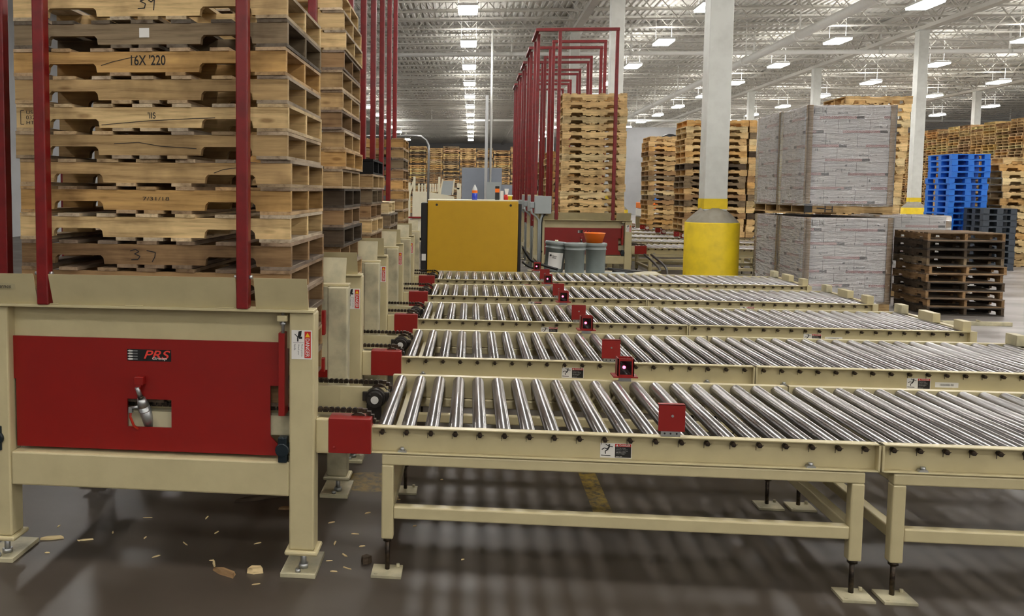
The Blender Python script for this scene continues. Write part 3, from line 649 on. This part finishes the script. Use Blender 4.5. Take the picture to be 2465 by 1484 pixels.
    MB().box(-.18, .004, -.034, .066, .54, .691).cyl((-.155, -.034, .565), (-.155, -.038, .565), .006, seg=10).build('arm_cover', M['red'], t, .006)
    mb = MB(); mb.prism([(-1.55, .50), (-1.55, .655), (-.015, .655), (.005, .63), (.005, .50)], .735, .765); mb.box(-.245, -.242, .733, .735, .50, .65); mb.build('chain_rail_plate', M['beige'], t)
    MB().box(-1.55, -.18, .0, .05, .60, .686).build('chain_rail', M['beige_dirty'], t)
    for y, zc, xe in ((.035, .703, -.02), (.75, .672, -.005)):
        mb = MB(); zt = zc; n = 56
        for i in range(n):
            x = -1.5 + i * (xe + 1.46) / n; w_ = (xe + 1.46) / n
            mb.box(x, x + w_ * .86, y - .011, y - .007, zt, zt + .017); mb.box(x, x + w_ * .86, y + .007, y + .011, zt, zt + .017); mb.cyl((x + w_ * .5, y - .007, zt + .009), (x + w_ * .5, y + .007, zt + .009), .0075, seg=8)
            mb.box(x + w_ * .3, x + w_ * .7, y - .009, y + .009, zt + .012, zt + .0215)
        for i in range(5):
            a_ = i * .33; x = xe - .04 + .06 * math.sin(a_); z = zt - .05 + .06 * math.cos(a_); mb.box(x, x + .02, y - .011, y + .011, z - .006, z + .011)
        mb.build('drive_chain', M['dark_steel'], t)
        MB().cyl((xe - .04, y - .008, zt - .045), (xe - .04, y + .008, zt - .045), .045, seg=20).build('sprocket', M['dark_steel'], t)
    cx, cz, y = -.058, .605, .70
    mb = MB().cyl((cx, y + .035, cz), (cx, y, cz), .055, .05, seg=24); mb.cyl((cx, y, cz), (cx, y - .03, cz), .042, seg=24); mb.box(cx - .045, cx + .03, y + .0, y + .035, cz - .11, cz - .03); mb.box(cx - .068, cx + .068, y + .015, y + .035, cz - .016, cz + .03)
    for k in range(4): a_ = PI / 4 + k * PI / 2; mb.cyl((cx + .036 * math.cos(a_), y - .004, cz + .036 * math.sin(a_)), (cx + .036 * math.cos(a_), y - .034, cz + .036 * math.sin(a_)), .007, seg=8)
    mo = mb.build('hydraulic_motor', M['motor'], t, .002)
    MB().cyl((cx, y - .03, cz), (cx, y - .0325, cz), .02, seg=20).build('motor_label', M['label_white'], mo)
    MB().box(-.50, -.345, .93, .94, .70, 1.15).box(-.47, -.37, .915, .93, .72, 1.0).build('rear_wear_plate', M['beige_dirty'], t)
    MB().box(-.425, -.347, .86, .90, .90, 1.03).build('red_latch', M['red'], t, .003)
    MB().box(-.43, -.35, .86, .90, .70, .775).build('red_stop', M['red'], t, .003)
    danger_post_label(t, -.334, -.247, .951, 1.075, yf - .0005)
    return t
d0 = make_dispenser('nearest beige pallet dispenser with red front panel and small logo plate')
def kidmap(root):
    m = {}
    def rec(o):
        m[o] = list(o.children)
        for c in m[o]: rec(c)
    rec(root); return m
bpy.context.view_layer.update()
km = kidmap(d0)
nth = ['nearest', 'second', 'third', 'fourth', 'fifth']
for n in range(1, 5): dup(d0, '%s beige pallet dispenser from the camera in the left row' % nth[n], (0, n * P, 0), kids=km)
for n in range(5): dup(d0, '%s pallet dispenser in the right row, under red guide frames' % nth[n], (XR, YR + n * PR, 0), scale=RS, kids=km)

# ---------------------------------------------------------------- roller conveyors
W, ZR, ZB = 1.111, .6523, .5349
rm = MB().cyl((0, .042, 0), (0, W - .042, 0), .0315, seg=24).mesh('roller', M['roller'])
axm = MB(); axm.cyl((0, .014, 0), (0, .04, 0), .0105, seg=6); axm.box(-.0145, -.0125, .022, .024, -.02, .004); axm.box(-.014, .017, .020, .022, -.001, .001); axm = axm.mesh('axle_end', M['dark_steel'])
XRL = [.048 + .105 * i for i in range(20)] + [2.153 + .1025 * i for i in range(20)]
LE = 4.155
def channel(mb, x0, x1, y, s):
    ya, yb = sorted((y, y + s * .036)); mb.box(x0, x1, ya, yb, ZR - .006, ZR); mb.box(x0, x1, ya, yb, ZB, ZB + .006)
    ya, yb = sorted((y + s * .034, y + s * .040)); mb.box(x0, x1, ya, yb, ZB, ZR)
def make_conveyor(label):
    t = thing('roller_conveyor', label, 'roller conveyor', group='steel roller conveyors with beige rails')
    for nm, y, s in (('near_rail', 0, 1), ('far_rail', W, -1)):
        mb = MB(); channel(mb, 0, 2.097, y, s); channel(mb, 2.103, LE, y, s); ya, yb = sorted((y, y + s * .038))
        mb.box(0, .006, ya, yb, ZB, ZR); mb.box(2.088, 2.097, ya, yb, ZB, ZR); mb.box(2.103, 2.112, ya, yb, ZB, ZR); mb.box(LE - .006, LE, ya, yb, ZB, ZR)
        r = mb.build(nm, M['beige'], t, .0015)
        if s == 1:
            for x in (.135, 1.83, 2.27, 3.95): MB().prism([(x - .02, ZB + .006), (x + .02, ZB + .006), (x + .014, ZB + .015), (x - .014, ZB + .015)], .008, .03).cyl((x, .018, ZB + .012), (x, .018, ZB + .026), .010, seg=6).build('clamp_bolt', M['galv'], r)
            slip_label(r, .977, .545, .0335)
            if True:
                slip_label(r, 2.965, .54, .0335)
                pl = MB().box(3.122, 3.25, .0325, .0335, .553, .583).build('serial_label', M['label_white'], r); LZ = MB(); lettering(LZ, '1026988-98', 3.148, .562, .075, .012, .0318, bold=False); LZ.build('serial_number', M['label_black'], pl)
    for x in XRL:
        o = bpy.data.objects.new('roller', rm); COL.objects.link(o); o.parent = t; o.location = (x, 0, .6225)
        a = bpy.data.objects.new('axle_end', axm); COL.objects.link(a); a.parent = o; a.location = (0, -.006, .003)
    for x in (.10, 1.05, 2.0, 2.22, 3.2, 4.05): MB().box(x - .02, x + .02, .04, W - .04, ZB + .002, ZB + .03).build('cross_member', M['beige'], t)
    MB().box(LE, LE + .045, 0, W, ZB, ZR).build('end_beam', M['beige'], t, .002)
    for y in (.02, W / 2 - .1, W - .14): MB().box(LE - .05, LE + .01, y, y + .17 - (.04 if y < .1 or y > .9 else -.06), ZR, ZR + .075).build('end_stop', M['beige_dirty'] if y > .9 else M['beige'], t, .003)
    for (xa, xb) in ((.048, 2.043), (2.153, 4.14)):
        mb = MB(); tw = .052
        for y in (0.003, W - .055):
            mb.box(xa, xb, y, y + tw, .484, .531); mb.box(xa + tw, xb - tw, y + .002, y + tw - .002, .246, .301)
            for x in (xa, xb - tw): mb.box(x, x + tw, y, y + tw, .155, .484)
        for x in (xa, xb - tw): mb.box(x + .002, x + tw - .002, .055, W - .055, .25, .30); mb.box(x + .002, x + tw - .002, .055, W - .055, .486, .529)
        f = mb.build('support_frame', M['beige'], t, .006)
        for x in (xa + tw / 2, xb - tw / 2):
            for y in (.03, W - .03):
                mb = MB(); mb.cyl((x, y, .0), (x, y, .155), .0105, seg=10); mb.cyl((x, y, .14), (x, y, .154), .02, seg=6)
                ft = mb.build('levelling_rod', M['dark_steel'], f)
                sy = -1 if y < .5 else -1; ox = -.065 if x < 1 else (-.06 if x > 2.1 and x < 2.5 else -.062)
                MB().box(x + ox, x + ox + .131, y - .075, y + .045, 0, .012).cyl((x + ox + .02, y - .055, .012), (x + ox + .02, y - .055, .014), .008, seg=8).cyl((x + ox + .11, y + .025, .012), (x + ox + .11, y + .025, .026), .008, seg=6).build('foot_plate', M['beige_dirty'], ft, .0015)
    # photo eye pair: plate on the near rail, lens on the far rail
    m = MB().box(1.221, 1.30, .008, .012, .6525, .678).box(1.221, 1.30, .008, .03, .6525, .655).build('mount_strip', M['galv'], t)
    MB().cyl((1.236, .0075, .665), (1.236, .0085, .665), .004, seg=8).cyl((1.26, .0075, .665), (1.26, .0085, .665), .004, seg=8).cyl((1.285, .0075, .665), (1.285, .0085, .665), .004, seg=8).build('strip_holes', M['black'], m)
    pl = MB().box(1.208, 1.316, .0, .007, .676, .79).box(1.208, 1.316, .0, .03, .786, .79).build('sensor_shield', M['red'], t, .001)
    MB().cyl((1.264, -.003, .742), (1.264, .001, .742), .0055, seg=10).build('shield_screw', M['galv'], pl)
    m = MB().box(1.222, 1.288, W - .03, W - .026, .6525, .678).box(1.222, 1.288, W - .03, W, .6525, .655).build('mount_strip', M['galv'], t)
    mb = MB().box(1.19, 1.32, W - .055, W + .05, .676, .682); x0, x1, ya, yb = 1.213, 1.301, W - .04, W + .035
    mb.box(x0, x0 + .006, ya, yb, .682, .778); mb.box(x1 - .006, x1, ya, yb, .682, .778); mb.box(x0, x1, yb - .006, yb, .682, .778); mb.box(x0, x1, ya, ya + .004, .682, .69); mb.box(x0, x1, ya, ya + .004, .765, .778); mb.box(x0, x0 + .013, ya, ya + .004, .69, .765); mb.box(x1 - .013, x1, ya, ya + .004, .69, .765)
    h = mb.build('sensor_housing', M['red'], t)
    ln = MB().box(x0 + .014, x1 - .014, ya + .003, ya + .02, .69, .765).build('sensor_lens', M['lens'], h)
    MB().cyl((1.248, ya + .0025, .731), (1.248, ya + .001, .731), .0085, seg=12).build('red_light', M['led'], ln, label='glowing red sensor light')
    return t
rc = make_conveyor('nearest roller conveyor, running across the whole foreground at right')
bpy.context.view_layer.update(); km = kidmap(rc)
for n in range(1, 5): dup(rc, '%s roller conveyor counted from the camera' % ordn(n), (0, n * P, 0), kids=km)
# the right-hand row carries round reflectors instead of lit lenses
r2 = dup(rc, 'right row roller conveyor just behind the near yellow bollard', (XR, YR, 0), scale=RS, kids=km)
for ch in list(r2.children):
    if ch.name.startswith('sensor_housing'):
        for g in list(ch.children):
            for q in list(g.children): bpy.data.objects.remove(q)
            bpy.data.objects.remove(g)
        MB().cyl((1.257, W - .045, .735), (1.257, W - .05, .735), .04, seg=24).build('round_reflector', M['reflector'], ch)
bpy.context.view_layer.update(); km = kidmap(r2)
for n in range(1, 5): dup(r2, '%s conveyor of the right row, beyond the bollard' % ordn(n), (XR, YR + n * PR, 0), scale=RS, kids=km)

# ---------------------------------------------------------------- yellow cabinet and what stands on it
t = thing('control_cabinet', 'large yellow cabinet with black sides behind the farthest left conveyor', 'cabinet', (0, 8.0, 0))
MB().box(-.165, 1.03, -.02, .0, .1, 1.545).build('front_panel', M['cab_yellow'], t, .012)
MB().box(-.165, 1.03, -.015, .62, 1.545, 1.56).build('top_plate', M['ivory'], t, .002)
MB().box(-.165, 1.03, .0, .6, .1, 1.544).build('body', M['cab_yellow'], t)
MB().box(-.255, -.165, .02, .6, .08, 1.515).build('side_pad', M['black'], t, .01); MB().box(1.03, 1.075, .02, .6, .08, 1.515).build('side_pad', M['black'], t, .01)
MB().box(-.2, 1.05, .02, .6, 0, .1).build('plinth', M['black'], t)
MB().cyl((-.045, -.021, 1.49), (-.045, -.018, 1.49), .016, seg=14).build('screw_hole', M['black'], t); MB().cyl((.93, -.021, 1.49), (.93, -.018, 1.49), .016, seg=14).build('screw_hole', M['black'], t)
MB().box(-.24, -.185, .012, .02, .74, .83).build('cabinet_label', M['label_white'], t)
zt = 1.5605
def bottle(x, y, label, kind):
    t = thing('bottle', label, 'bottle', (x, y, zt))
    if kind == 'blue':
        MB().lathe([(0, 0), (.034, 0), (.036, .01), (.036, .085), (.0355, .086)], seg=20).build('blue_lower_half', M['bottle_blue'], t)
        MB().lathe([(.0355, .086), (.036, .12), (.034, .14), (.018, .175), (.01, .185), (.01, .2), (0, .2)], seg=20).build('clear_upper_half', M['clear'], t)
        MB().lathe([(.0368, .09), (.0368, .125)], seg=20).build('bottle_label', M['orange'], t)
    else:
        MB().box(-.028, .028, -.02, .02, 0, .1).build('bottle_body', M['blackpaint'], t, .004); MB().box(-.0285, .0285, -.0205, .0205, .1, .15).build('bottle_label', M['orange'], t); MB().box(-.028, .028, -.02, .02, .15, .185).build('bottle_top', M['black'], t, .004)
bottle(.455, 8.15, 'plastic bottle with blue base and orange label on yellow cabinet', 'blue')
bottle(.755, 8.15, 'dark rectangular bottle with orange label on yellow cabinet', 'dark')
t = thing('cup', 'yellow cup with white rim on right corner of yellow cabinet', 'cup', (.925, 8.12, zt)); MB().lathe([(0, 0), (.026, 0), (.028, .05), (.034, .052)], seg=18).build('cup_body', M['yellow'], t); MB().lathe([(.036, .052), (.034, .068), (0, .068)], seg=18).build('cup_rim', M['ivory'], t)
t = thing('squeeze_tube', 'white squeeze tube standing on a red pot on cabinet', 'tube', (.885, 8.3, zt)); MB().lathe([(0, 0), (.036, 0), (.036, .07), (0, .07)], seg=16).build('red_pot', M['label_red'], t); MB().prism([(-.016, .07), (.016, .07), (.03, .15), (-.03, .15)], -.012, .012).build('tube_body', M['label_white'], t)
tag(MB().box(.80, .84, 8.2, 8.24, zt, zt + .12).build('small_box', M['label_white']), 'small white carton behind dark bottle on the yellow cabinet', 'box')

# ---------------------------------------------------------------- power unit, buckets, hoses
t = thing('hydraulic_power_unit', 'low beige tank platform holding grey buckets beyond the rollers', 'power unit', (1.3, 7.95, 0)); MB().box(0, 1.7, 0, .9, .05, .575).build('tank', M['beige_dirty'], t, .01); MB().box(.05, 1.2, .05, .5, .575, .59).build('drip_tray', M['grey_box'], t, .003); MB().box(.05, 1.65, .05, .85, 0, .05).build('skid', M['beige_dirty'], t)
def bucket(x, y, label, tilt=0, extra=None):
    t = thing('plastic_bucket', label, 'bucket', (x, y, .5905 + abs(tilt) * .13), group='grey buckets beyond the last near conveyor'); t.rotation_euler = (0, tilt, 0)
    MB().lathe([(0, 0), (.122, 0), (.126, .01), (.135, .31), (.143, .312), (.143, .325), (.137, .327), (.139, .36), (.146, .362), (.146, .372), (.14, .374), (.14, .385)], seg=36).build('pail', M['bucket'], t)
    MB().lathe([(.150, .372), (.150, .395), (.143, .405), (.13, .405), (.126, .398), (0, .398)], seg=36).build('lid', M['bucket'], t)
    if extra == 'label':
        mb = MB(); vs = []; n = 10
        for i in range(n + 1):
            a_ = -PI / 2 - .75 + i * 1.5 / n
            vs += [(.1325 * math.cos(a_), .1325 * math.sin(a_), .05), (.1395 * math.cos(a_), .1395 * math.sin(a_), .26)]
        mb.add(vs, [(2 * i, 2 * i + 2, 2 * i + 3, 2 * i + 1) for i in range(n)], True); p = mb.build('paper_label', M['label_white'], t)
        mb = MB(); mb.cyl((-.07, -.128, .22), (-.07, -.131, .22), .014, seg=12); lettering(mb, 'Super\nFluid', -.045, .18, .06, .045, -.1425); mb.build('label_print', M['label_black'], p)
        MB().cyl((0, 0, .395), (0, 0, .425), .022, seg=12).build('spout_cap', M['ivory'], t)
    return t
bucket(1.53, 8.3, 'leftmost grey bucket, tilted, with white paper label and spout', .09, 'label')
bucket(1.80, 8.2, 'middle grey bucket with plain lid, no label')
bucket(2.09, 8.32, 'rightmost grey bucket, beneath the orange bowl')
t = thing('plastic_bowl', 'bright orange oval bowl sitting on the rightmost grey bucket', 'bowl', (2.07, 8.32, .996)); MB().lathe([(0, 0), (.105, 0), (.14, .125), (.148, .13), (.144, .133), (.13, .122), (.1, .008), (0, .008)], seg=36).build('bowl_shell', M['orange'], t)
for k, (pts, lab, r) in enumerate([([(1.09, 7.85, .95), (1.2, 7.9, .78), (1.4, 7.95, .70), (1.55, 7.9, .66)], 'thick black hose drooping from yellow cabinet toward tilted bucket', .018),
                               ([(1.09, 7.9, .75), (1.2, 7.95, .68), (1.38, 7.93, .64), (1.5, 7.86, .62)], 'lower black hose beside the right edge of yellow cabinet', .014),
                               ([(2.3, 8.6, .62), (2.7, 8.7, .58), (3.2, 9.6, .5), (3.55, 11.5, .45), (3.6, 12.8, .54)], 'black hose curling up to the small red junction cover', .02),
                               ([(2.35, 8.5, .60), (2.9, 8.7, .52), (3.3, 9.6, .42), (3.7, 11.5, .42), (3.72, 12.8, .54)], 'second black hose curling beside the small red cover', .02)]):
    P_ = [Vector(p) for p in pts]; out = []
    for i in range(len(P_) - 1):
        p0, p1, p2, p3 = P_[max(i - 1, 0)], P_[i], P_[i + 1], P_[min(i + 2, len(P_) - 1)]
        for s in range(6):
            u = s / 6; out.append(.5 * ((2 * p1) + (p2 - p0) * u + (2 * p0 - 5 * p1 + 4 * p2 - p3) * u * u + (3 * p1 - p0 - 3 * p2 + p3) * u ** 3))
    out.append(P_[-1]); tag(MB().tube(out, r).build('hose', M['black'] if k < 4 else M['ivory']), lab, 'hose')
# electrical boxes with conduit on the right row machines
for n in range(3):
    y = YR - .25 + n * PR; t = thing('electrical_box', ['nearest grey electrical enclosure with conduits, left of light pallet stack', 'second grey electrical enclosure, partly behind the nearest one', 'third grey electrical enclosure, half hidden by yellow cabinet'][n], 'electrical box', (1.58 - n * .0, y, 0))
    MB().box(0, .30, 0, .16, 1.27, 1.60).build('enclosure', M['grey_box'], t, .006); MB().box(-.09, -.0, .03, .12, 1.37, 1.49).build('disconnect_switch', M['grey_box'], t, .015)
    MB().tube([(-.06, .06, 1.37), (-.05, .06, 1.28), (.03, .06, 1.22), (.08, .06, 1.15), (.08, .06, .1)], .018).tube([(.15, .06, 1.28), (.12, .06, 1.18), (.11, .06, 1.1), (.11, .06, .1)], .018).build('conduit', M['grey_box'], t)
    MB().tube([(.2, .06, 1.28), (.15, .06, 1.2), (.135, .06, 1.1), (.135, .06, .3)], .012).build('cable', M['black'], t)
    MB().box(.0, .06, .165, .19, .5, 1.62).build('mounting_strut', M['beige'], t)

# ---------------------------------------------------------------- wrapped carton loads
def load(x, y, z, w_, d, n, label, paint_mark=False, corner=True, pal=None, ph=.14):
    t = thing('wrapped_load', label, 'carton load', (x, y, z), 0, 'stretch-wrapped grey carton loads')
    H = n * .2
    MB().box(.012, w_ - .012, .012, d - .012, 0, H).build('cartons', M['carton'], t)
    if corner:
        for cx, cy in ((0, 0), (w_ - .07, 0), (0, d - .07), (w_ - .07, d - .07)):
            mb = MB(); ex = .004; sx = cx if cx == 0 else w_ - .006; sy = cy if cy == 0 else d - .006
            mb.box(cx, cx + .07, sy, sy + .006, 0, H + .004); mb.box(sx, sx + .006, cy, cy + .07, 0, H + .004); mb.build('corner_board', M['cardboard'], t)
    mb = MB(); n_ = 14; e = .01; rnd = random.Random(n + int(x * 10)); ring = []
    cs = [(-e, -e), (w_ + e, -e), (w_ + e, d + e), (-e, d + e)]; pts = []
    for i in range(4):
        a, b = cs[i], cs[(i + 1) % 4]
        for k in range(8): pts.append((a[0] + (b[0] - a[0]) * k / 8, a[1] + (b[1] - a[1]) * k / 8))
    vs = []; m_ = len(pts)
    for j in range(n_ + 1):
        for (px, py) in pts: vs.append((px + rnd.uniform(-.003, .003), py + rnd.uniform(-.003, .003), -.03 + (H + .035) * j / n_))
    mb.add(vs, [(j * m_ + i, j * m_ + (i + 1) % m_, (j + 1) * m_ + (i + 1) % m_, (j + 1) * m_ + i) for j in range(n_) for i in range(m_)], True)
    mb.build('stretch_wrap', M['wrap'], t)
    mb = MB(); mb.box(.08, .26, .006, .011, H - .13, H - .02); mb.build('shipping_label', M['label_white'], t)
    mb = MB(); mb.box(.082, .092, .003, .0055, H - .12, H - .03)
    for k in range(4): mb.box(.10, .16 + .01 * (k % 2), .003, .0055, H - .05 - k * .022, H - .044 - k * .022)
    mb.box(.185, .19, .003, .0055, H - .12, H - .03); mb.box(.245, .25, .003, .0055, H - .12, H - .03); lettering(mb, '24', .195, H - .11, .045, .06, .0045); mb.build('label_print', M['label_black'], t)
    mb = MB()
    for k in range(n): lettering(mb, 'MAGNUM', [.42, .9, .2, .72][k % 4], H - .2 * k - .12, .12, .022, .0105, bold=True)
    mb.build('carton_print', M['label_grey'], t)
    return t
def bpal(x, y, z, w_, d, h, label, paint_mark=False):
    o = pallet_one((x, y, z), 'tan', 0, label, 'pallets under the wrapped loads', (w_ / L, d / DP, h / PH), notch=False)
    if paint_mark:
        mb = MB(); k = 1; mb.ribbon([(.16, .07), (.27, .062)], .014, -.002); mb.ribbon([(.28, .11), (.28, .02)], .018, -.002); mb.ribbon([(.38, .1), (.38, .02)], .016, -.002); mb.ribbon([(.28, .055), (.38, .055)], .012, -.002); mb.box(-.002, .10, -.003, .04, .0, PH)
        q = mb.build('sprayed_marks', M['black'], o)
yb_ = 9.404; WL, DLd = 1.19, 1.08
bpal(5.19, yb_, 0, WL, DLd, .14, 'pallet at floor level under the front lower wrapped carton load')
load(5.19, yb_, .142, WL, DLd, 6, 'front lower wrapped load of grey printed cartons, beside brown pallets')
bpal(5.17, yb_, 1.395, WL, DLd, .14, 'pallet sprayed with black marks between the two front carton loads', True)
load(5.16, yb_, 1.537, WL, DLd, 7, 'front upper wrapped load of grey printed cartons')
bpal(5.19, yb_ + 1.16, 0, WL, DLd, .14, 'pallet at floor level under the rear lower wrapped carton load')
load(5.19, yb_ + 1.16, .142, WL, DLd, 6, 'rear lower wrapped carton load, nearest the bollard')
bpal(5.17, yb_ + 1.16, 1.395, WL, DLd, .14, 'pallet between the two rear carton loads nearest the bollard')
load(5.17, yb_ + 1.16, 1.537, WL, DLd, 7, 'rear upper wrapped carton load, nearest the bollard')
bpal(6.98, 11.35, 0, 1.17, 1.0, .14, 'pallet under the low carton load behind the brown pallets')
load(6.98, 11.35, .142, 1.17, 1.0, 6, 'low wrapped carton load behind the brown pallet stack')
mb = MB()
for q in ((5.03, 9.395), ): mb.box(q[0], q[0], q[1], q[1], 0, 0)
tag(MB().box(6.5, 7.35, 8.2, 8.28, 0, .05).cyl((6.95, 8.2, .06), (6.95, 8.28, .06), .012).build('floor_curb', M['beige_dirty'], None, .004), 'low beige metal strip on the floor before brown pallets', 'curb')

# ---------------------------------------------------------------- far aisle: platform stair, panels, pipes
Yp = 21.5
t = thing('crossover_platform', 'ivory crossover platform with picket railings beyond the yellow cabinet', 'platform', (0, Yp, 0))
def px(x, D=25.2): return .418 + (x - 1136.2) / 2109 * D * 1.0
def pz(y, D=25.2): return 1.668 - (y - 462) / 2109 * D
MB().prism([(px(994), pz(463)), (px(1030), pz(463)), (px(1094), pz(474)), (px(1094), .2), (px(994), .2)], 0, .08).build('side_panel', M['ivory'], t)
for x0 in (1007, 1015, 1022, 1035, 1041, 1047, 1053): MB().box(px(x0), px(x0 + 4), 0, .08, pz(463), pz(444)).build('picket', M['ivory'], t)
for x0, yt in ((995, 427), (1055, 427), (1100, 442), (1105, 443), (983, 441)): MB().box(px(x0), px(x0 + 5), .1, .2, 0, pz(yt)).build('rail_post', M['ivory'], t)
MB().bar((px(984), .15, pz(475)), (px(998), .15, pz(430)), .05, .05).bar((px(1060), .05, pz(470)), (px(1066), .05, pz(432)), .04, .04).bar((px(1090), .05, pz(470)), (px(1094), .05, pz(432)), .04, .04).box(px(1092), px(1106), .1, .15, pz(457), pz(453)).build('handrail', M['ivory'], t)
MB().add([(px(1062), .04, pz(471)), (px(1087), .04, pz(471)), (px(1092), .06, pz(436)), (px(1066), .06, pz(436)), (px(1062), .07, pz(471)), (px(1087), .07, pz(471)), (px(1092), .09, pz(436)), (px(1066), .09, pz(436))], [(0, 1, 2, 3), (7, 6, 5, 4), (0, 4, 5, 1), (1, 5, 6, 2), (2, 6, 7, 3), (3, 7, 4, 0)]).build('gate_mesh_panel', M['grey_box'], t)
MB().box(px(980), px(1110), 0, 1.2, .25, .33).build('deck', M['ivory'], t); MB().box(px(984), px(1110), -.05, -.02, pz(527), pz(523)).build('red_kick_rail', M['red'], t)
t = thing('gooseneck_pipe', 'white gooseneck pipe arching over behind the left pallet stacks', 'pipe', (0, 16.3, 0)); D = 20.0
pts = [(px(870, D), 0, pz(331, D)), (px(1000, D), 0, pz(330, D)), (px(1014, D), 0, pz(332, D)), (px(1025, D), 0, pz(340, D)), (px(1031, D), 0, pz(352, D)), (px(1032, D), 0, pz(370, D)), (px(1031, D), 0, 0.02)]
MB().tube(pts, .028, 10).build('pipe_run', M['galv'], t); MB().box(px(1030, D) - .1, px(1030, D) + .1, -.1, .1, 0, .02).build('base_flange', M['galv'], t)
D = 35.0; Yd = D - 3.69
t = thing('conduit_riser', 'tall thin white pipe rising from grey box to the roof', 'pipe', (0, Yd, 0)); MB().cyl((px(1179, D), 0, 2.0), (px(1179, D), 0, 7.9), .045).build('riser', M['white'], t); MB().box(px(1171, D), px(1204, D), -.15, .1, .3, 2.05).build('enclosure', M['grey_box'], t)
tag(MB().box(px(1165, D), px(1172, D), Yd - .1, Yd - .02, 0, 5.45).build('strut_post', M['galv']), 'grey strut post beside the tall thin white pipe', 'post')
tag(MB().box(px(1111, D), px(1207, D), Yd + .3, Yd + .36, 0, 2.62).build('partition_panel', M['grey_panel'], None, .01), 'plain slate grey partition before the far pallet wall', 'panel')
tag(MB().box(px(1206, D), px(1238, D), Yd + .5, Yd + .56, 0, 1.95).build('partition_panel', M['grey_panel'], None, .01), 'lower slate grey partition right of the thin pipe', 'panel')
t = thing('wall_fan', 'black round wall fan beyond the light pallet stack', 'fan', (14.2, 60, 5.0))
rr = [(.75 * math.cos(i * PI / 14), 0, .75 * math.sin(i * PI / 14)) for i in range(29)]; MB().tube(rr, .1, 8).build('shroud', M['black'], t)
mb = MB()
for k in range(4): a_ = k * PI / 2 + .4; mb.bar((0, 0, 0), (.68 * math.cos(a_), 0, .68 * math.sin(a_)), .03, .16, up=(0, 1, .5))
mb.cyl((0, -.08, 0), (0, .1, 0), .12).build('blades', M['grey_box'], t)
tag(MB().box(14.1, 14.3, 60.2, 60.4, 0, 5.1).build('fan_post', M['grey_box']), 'grey post carrying the black wall fan', 'post')
mb = MB().box(9.5, 17.5, 65.6, 65.8, 0, 6.7); struct(mb.build('wall_inner', M['wall']))
# bulk goods glimpsed between right dispenser and pallets
for x0, x1, z0, z1, m, lab in ((6.0, 7.2, .9, 1.15, 'white', 'white sheet pack in background right of light pallet stack'), (6.0, 7.2, 1.16, 1.36, 'orange', 'orange sheet pack on the white pack in background'), (6.25, 7.1, 1.37, 1.6, 'blue', 'blue parcel on the orange pack in background'), (6.0, 7.3, 0, .89, 'dark_steel', 'dark rack base under the white pack in background')):
    tag(MB().box(x0, x1, 26, 27, z0, z1).build('stored_goods', M[m], None, .02), lab, 'stored goods')

# ---------------------------------------------------------------- wood debris on the floor
def chip(x, y, ln, wd, th, rz, tone, label, name='wood_chip'):
    rnd = random.Random(int(x * 1e4)); mb = MB()
    a = [(-ln / 2, -wd * rnd.uniform(.1, .4)), (-ln * .1, -wd / 2), (ln / 2, -wd * rnd.uniform(.1, .5)), (ln * rnd.uniform(.3, .5), wd * .4), (-ln * .2, wd / 2)]
    vs = [(p[0], p[1], 0) for p in a] + [(p[0] * .93, p[1] * .8, th * rnd.uniform(.7, 1)) for p in a]
    mb.add(vs, [(4, 3, 2, 1, 0), (5, 6, 7, 8, 9)] + [(i, (i + 1) % 5, (i + 1) % 5 + 5, i + 5) for i in range(5)])
    o = mb.build(name, M['wood_x']); o.location = (x, y, .0003); o.rotation_euler = (0, 0, rz); o.color = tuple([q * 1.15 for q in col('pale')[:3]] + [1]) if tone not in ('dark', 'brown') else col(tone); return tag(o, label, 'wood chip', 'wood splinters on the floor')
chip(-.625, -.075, .13, .045, .02, -.5, 'brown', 'largest bark splinter lying before the nearest dispenser'); chip(-.70, .01, .07, .012, .012, -1.2, 'pale', 'pale sliver pointing out of the largest bark splinter')
chip(-.50, -.045, .07, .05, .025, .3, 'pale', 'pale blocky wood chunk right of the bark splinter'); chip(-1.545, .195, .11, .03, .012, .35, 'light', 'yellowish splinter near the left foot of nearest dispenser')
chip(-1.38, .20, .07, .012, .006, .3, 'light', 'thin splinter right of the yellowish splinter'); chip(-.70, .85, .28, .05, .018, .5, 'dark', 'dark broken plank under the nearest dispenser'); chip(-.52, .72, .09, .04, .012, .1, 'brown', 'brown fragment beside the broken plank under dispenser')
chip(-.03, .11, .05, .05, .035, .7, 'dark', 'dark chunk by the left foot of the first conveyor')
sp = [(-1.60, .334), (-1.6, .15), (-1.43, .17), (-1.28, .30), (-.185, .12), (-.14, .163), (-.17, -.016), (.05, .98), (-.31, .97), (-.72, .05), (-.37, .09), (-.2, .30), (-.12, .42), (-.25, .55), (-.08, .7), (.02, .95), (-.3, -.02), (-.9, .2), (-1.1, .25), (-.8, .35), (-1.0, .05), (-.55, .25), (.25, 1.3), (.6, .8), (.15, .55), (-.1, .02), (-1.5, .05), (-1.2, .5), (-.45, -.15), (-.9, .55), (.4, .2), (-.05, .3)]
for i, (x, y) in enumerate(sp):
    r = random.Random(i); where = 'left of the big splinter' if x < -.8 else ('under the near dispenser post' if x < -.15 else 'near the first conveyor feet')
    chip(x + r.uniform(-.02, .02), y + r.uniform(-.02, .02), r.uniform(.018, .05), r.uniform(.005, .012), .004, r.uniform(0, 3), r.choice(['light', 'pale', 'tan']), 'tiny pale wood sliver on dark floor ' + where)
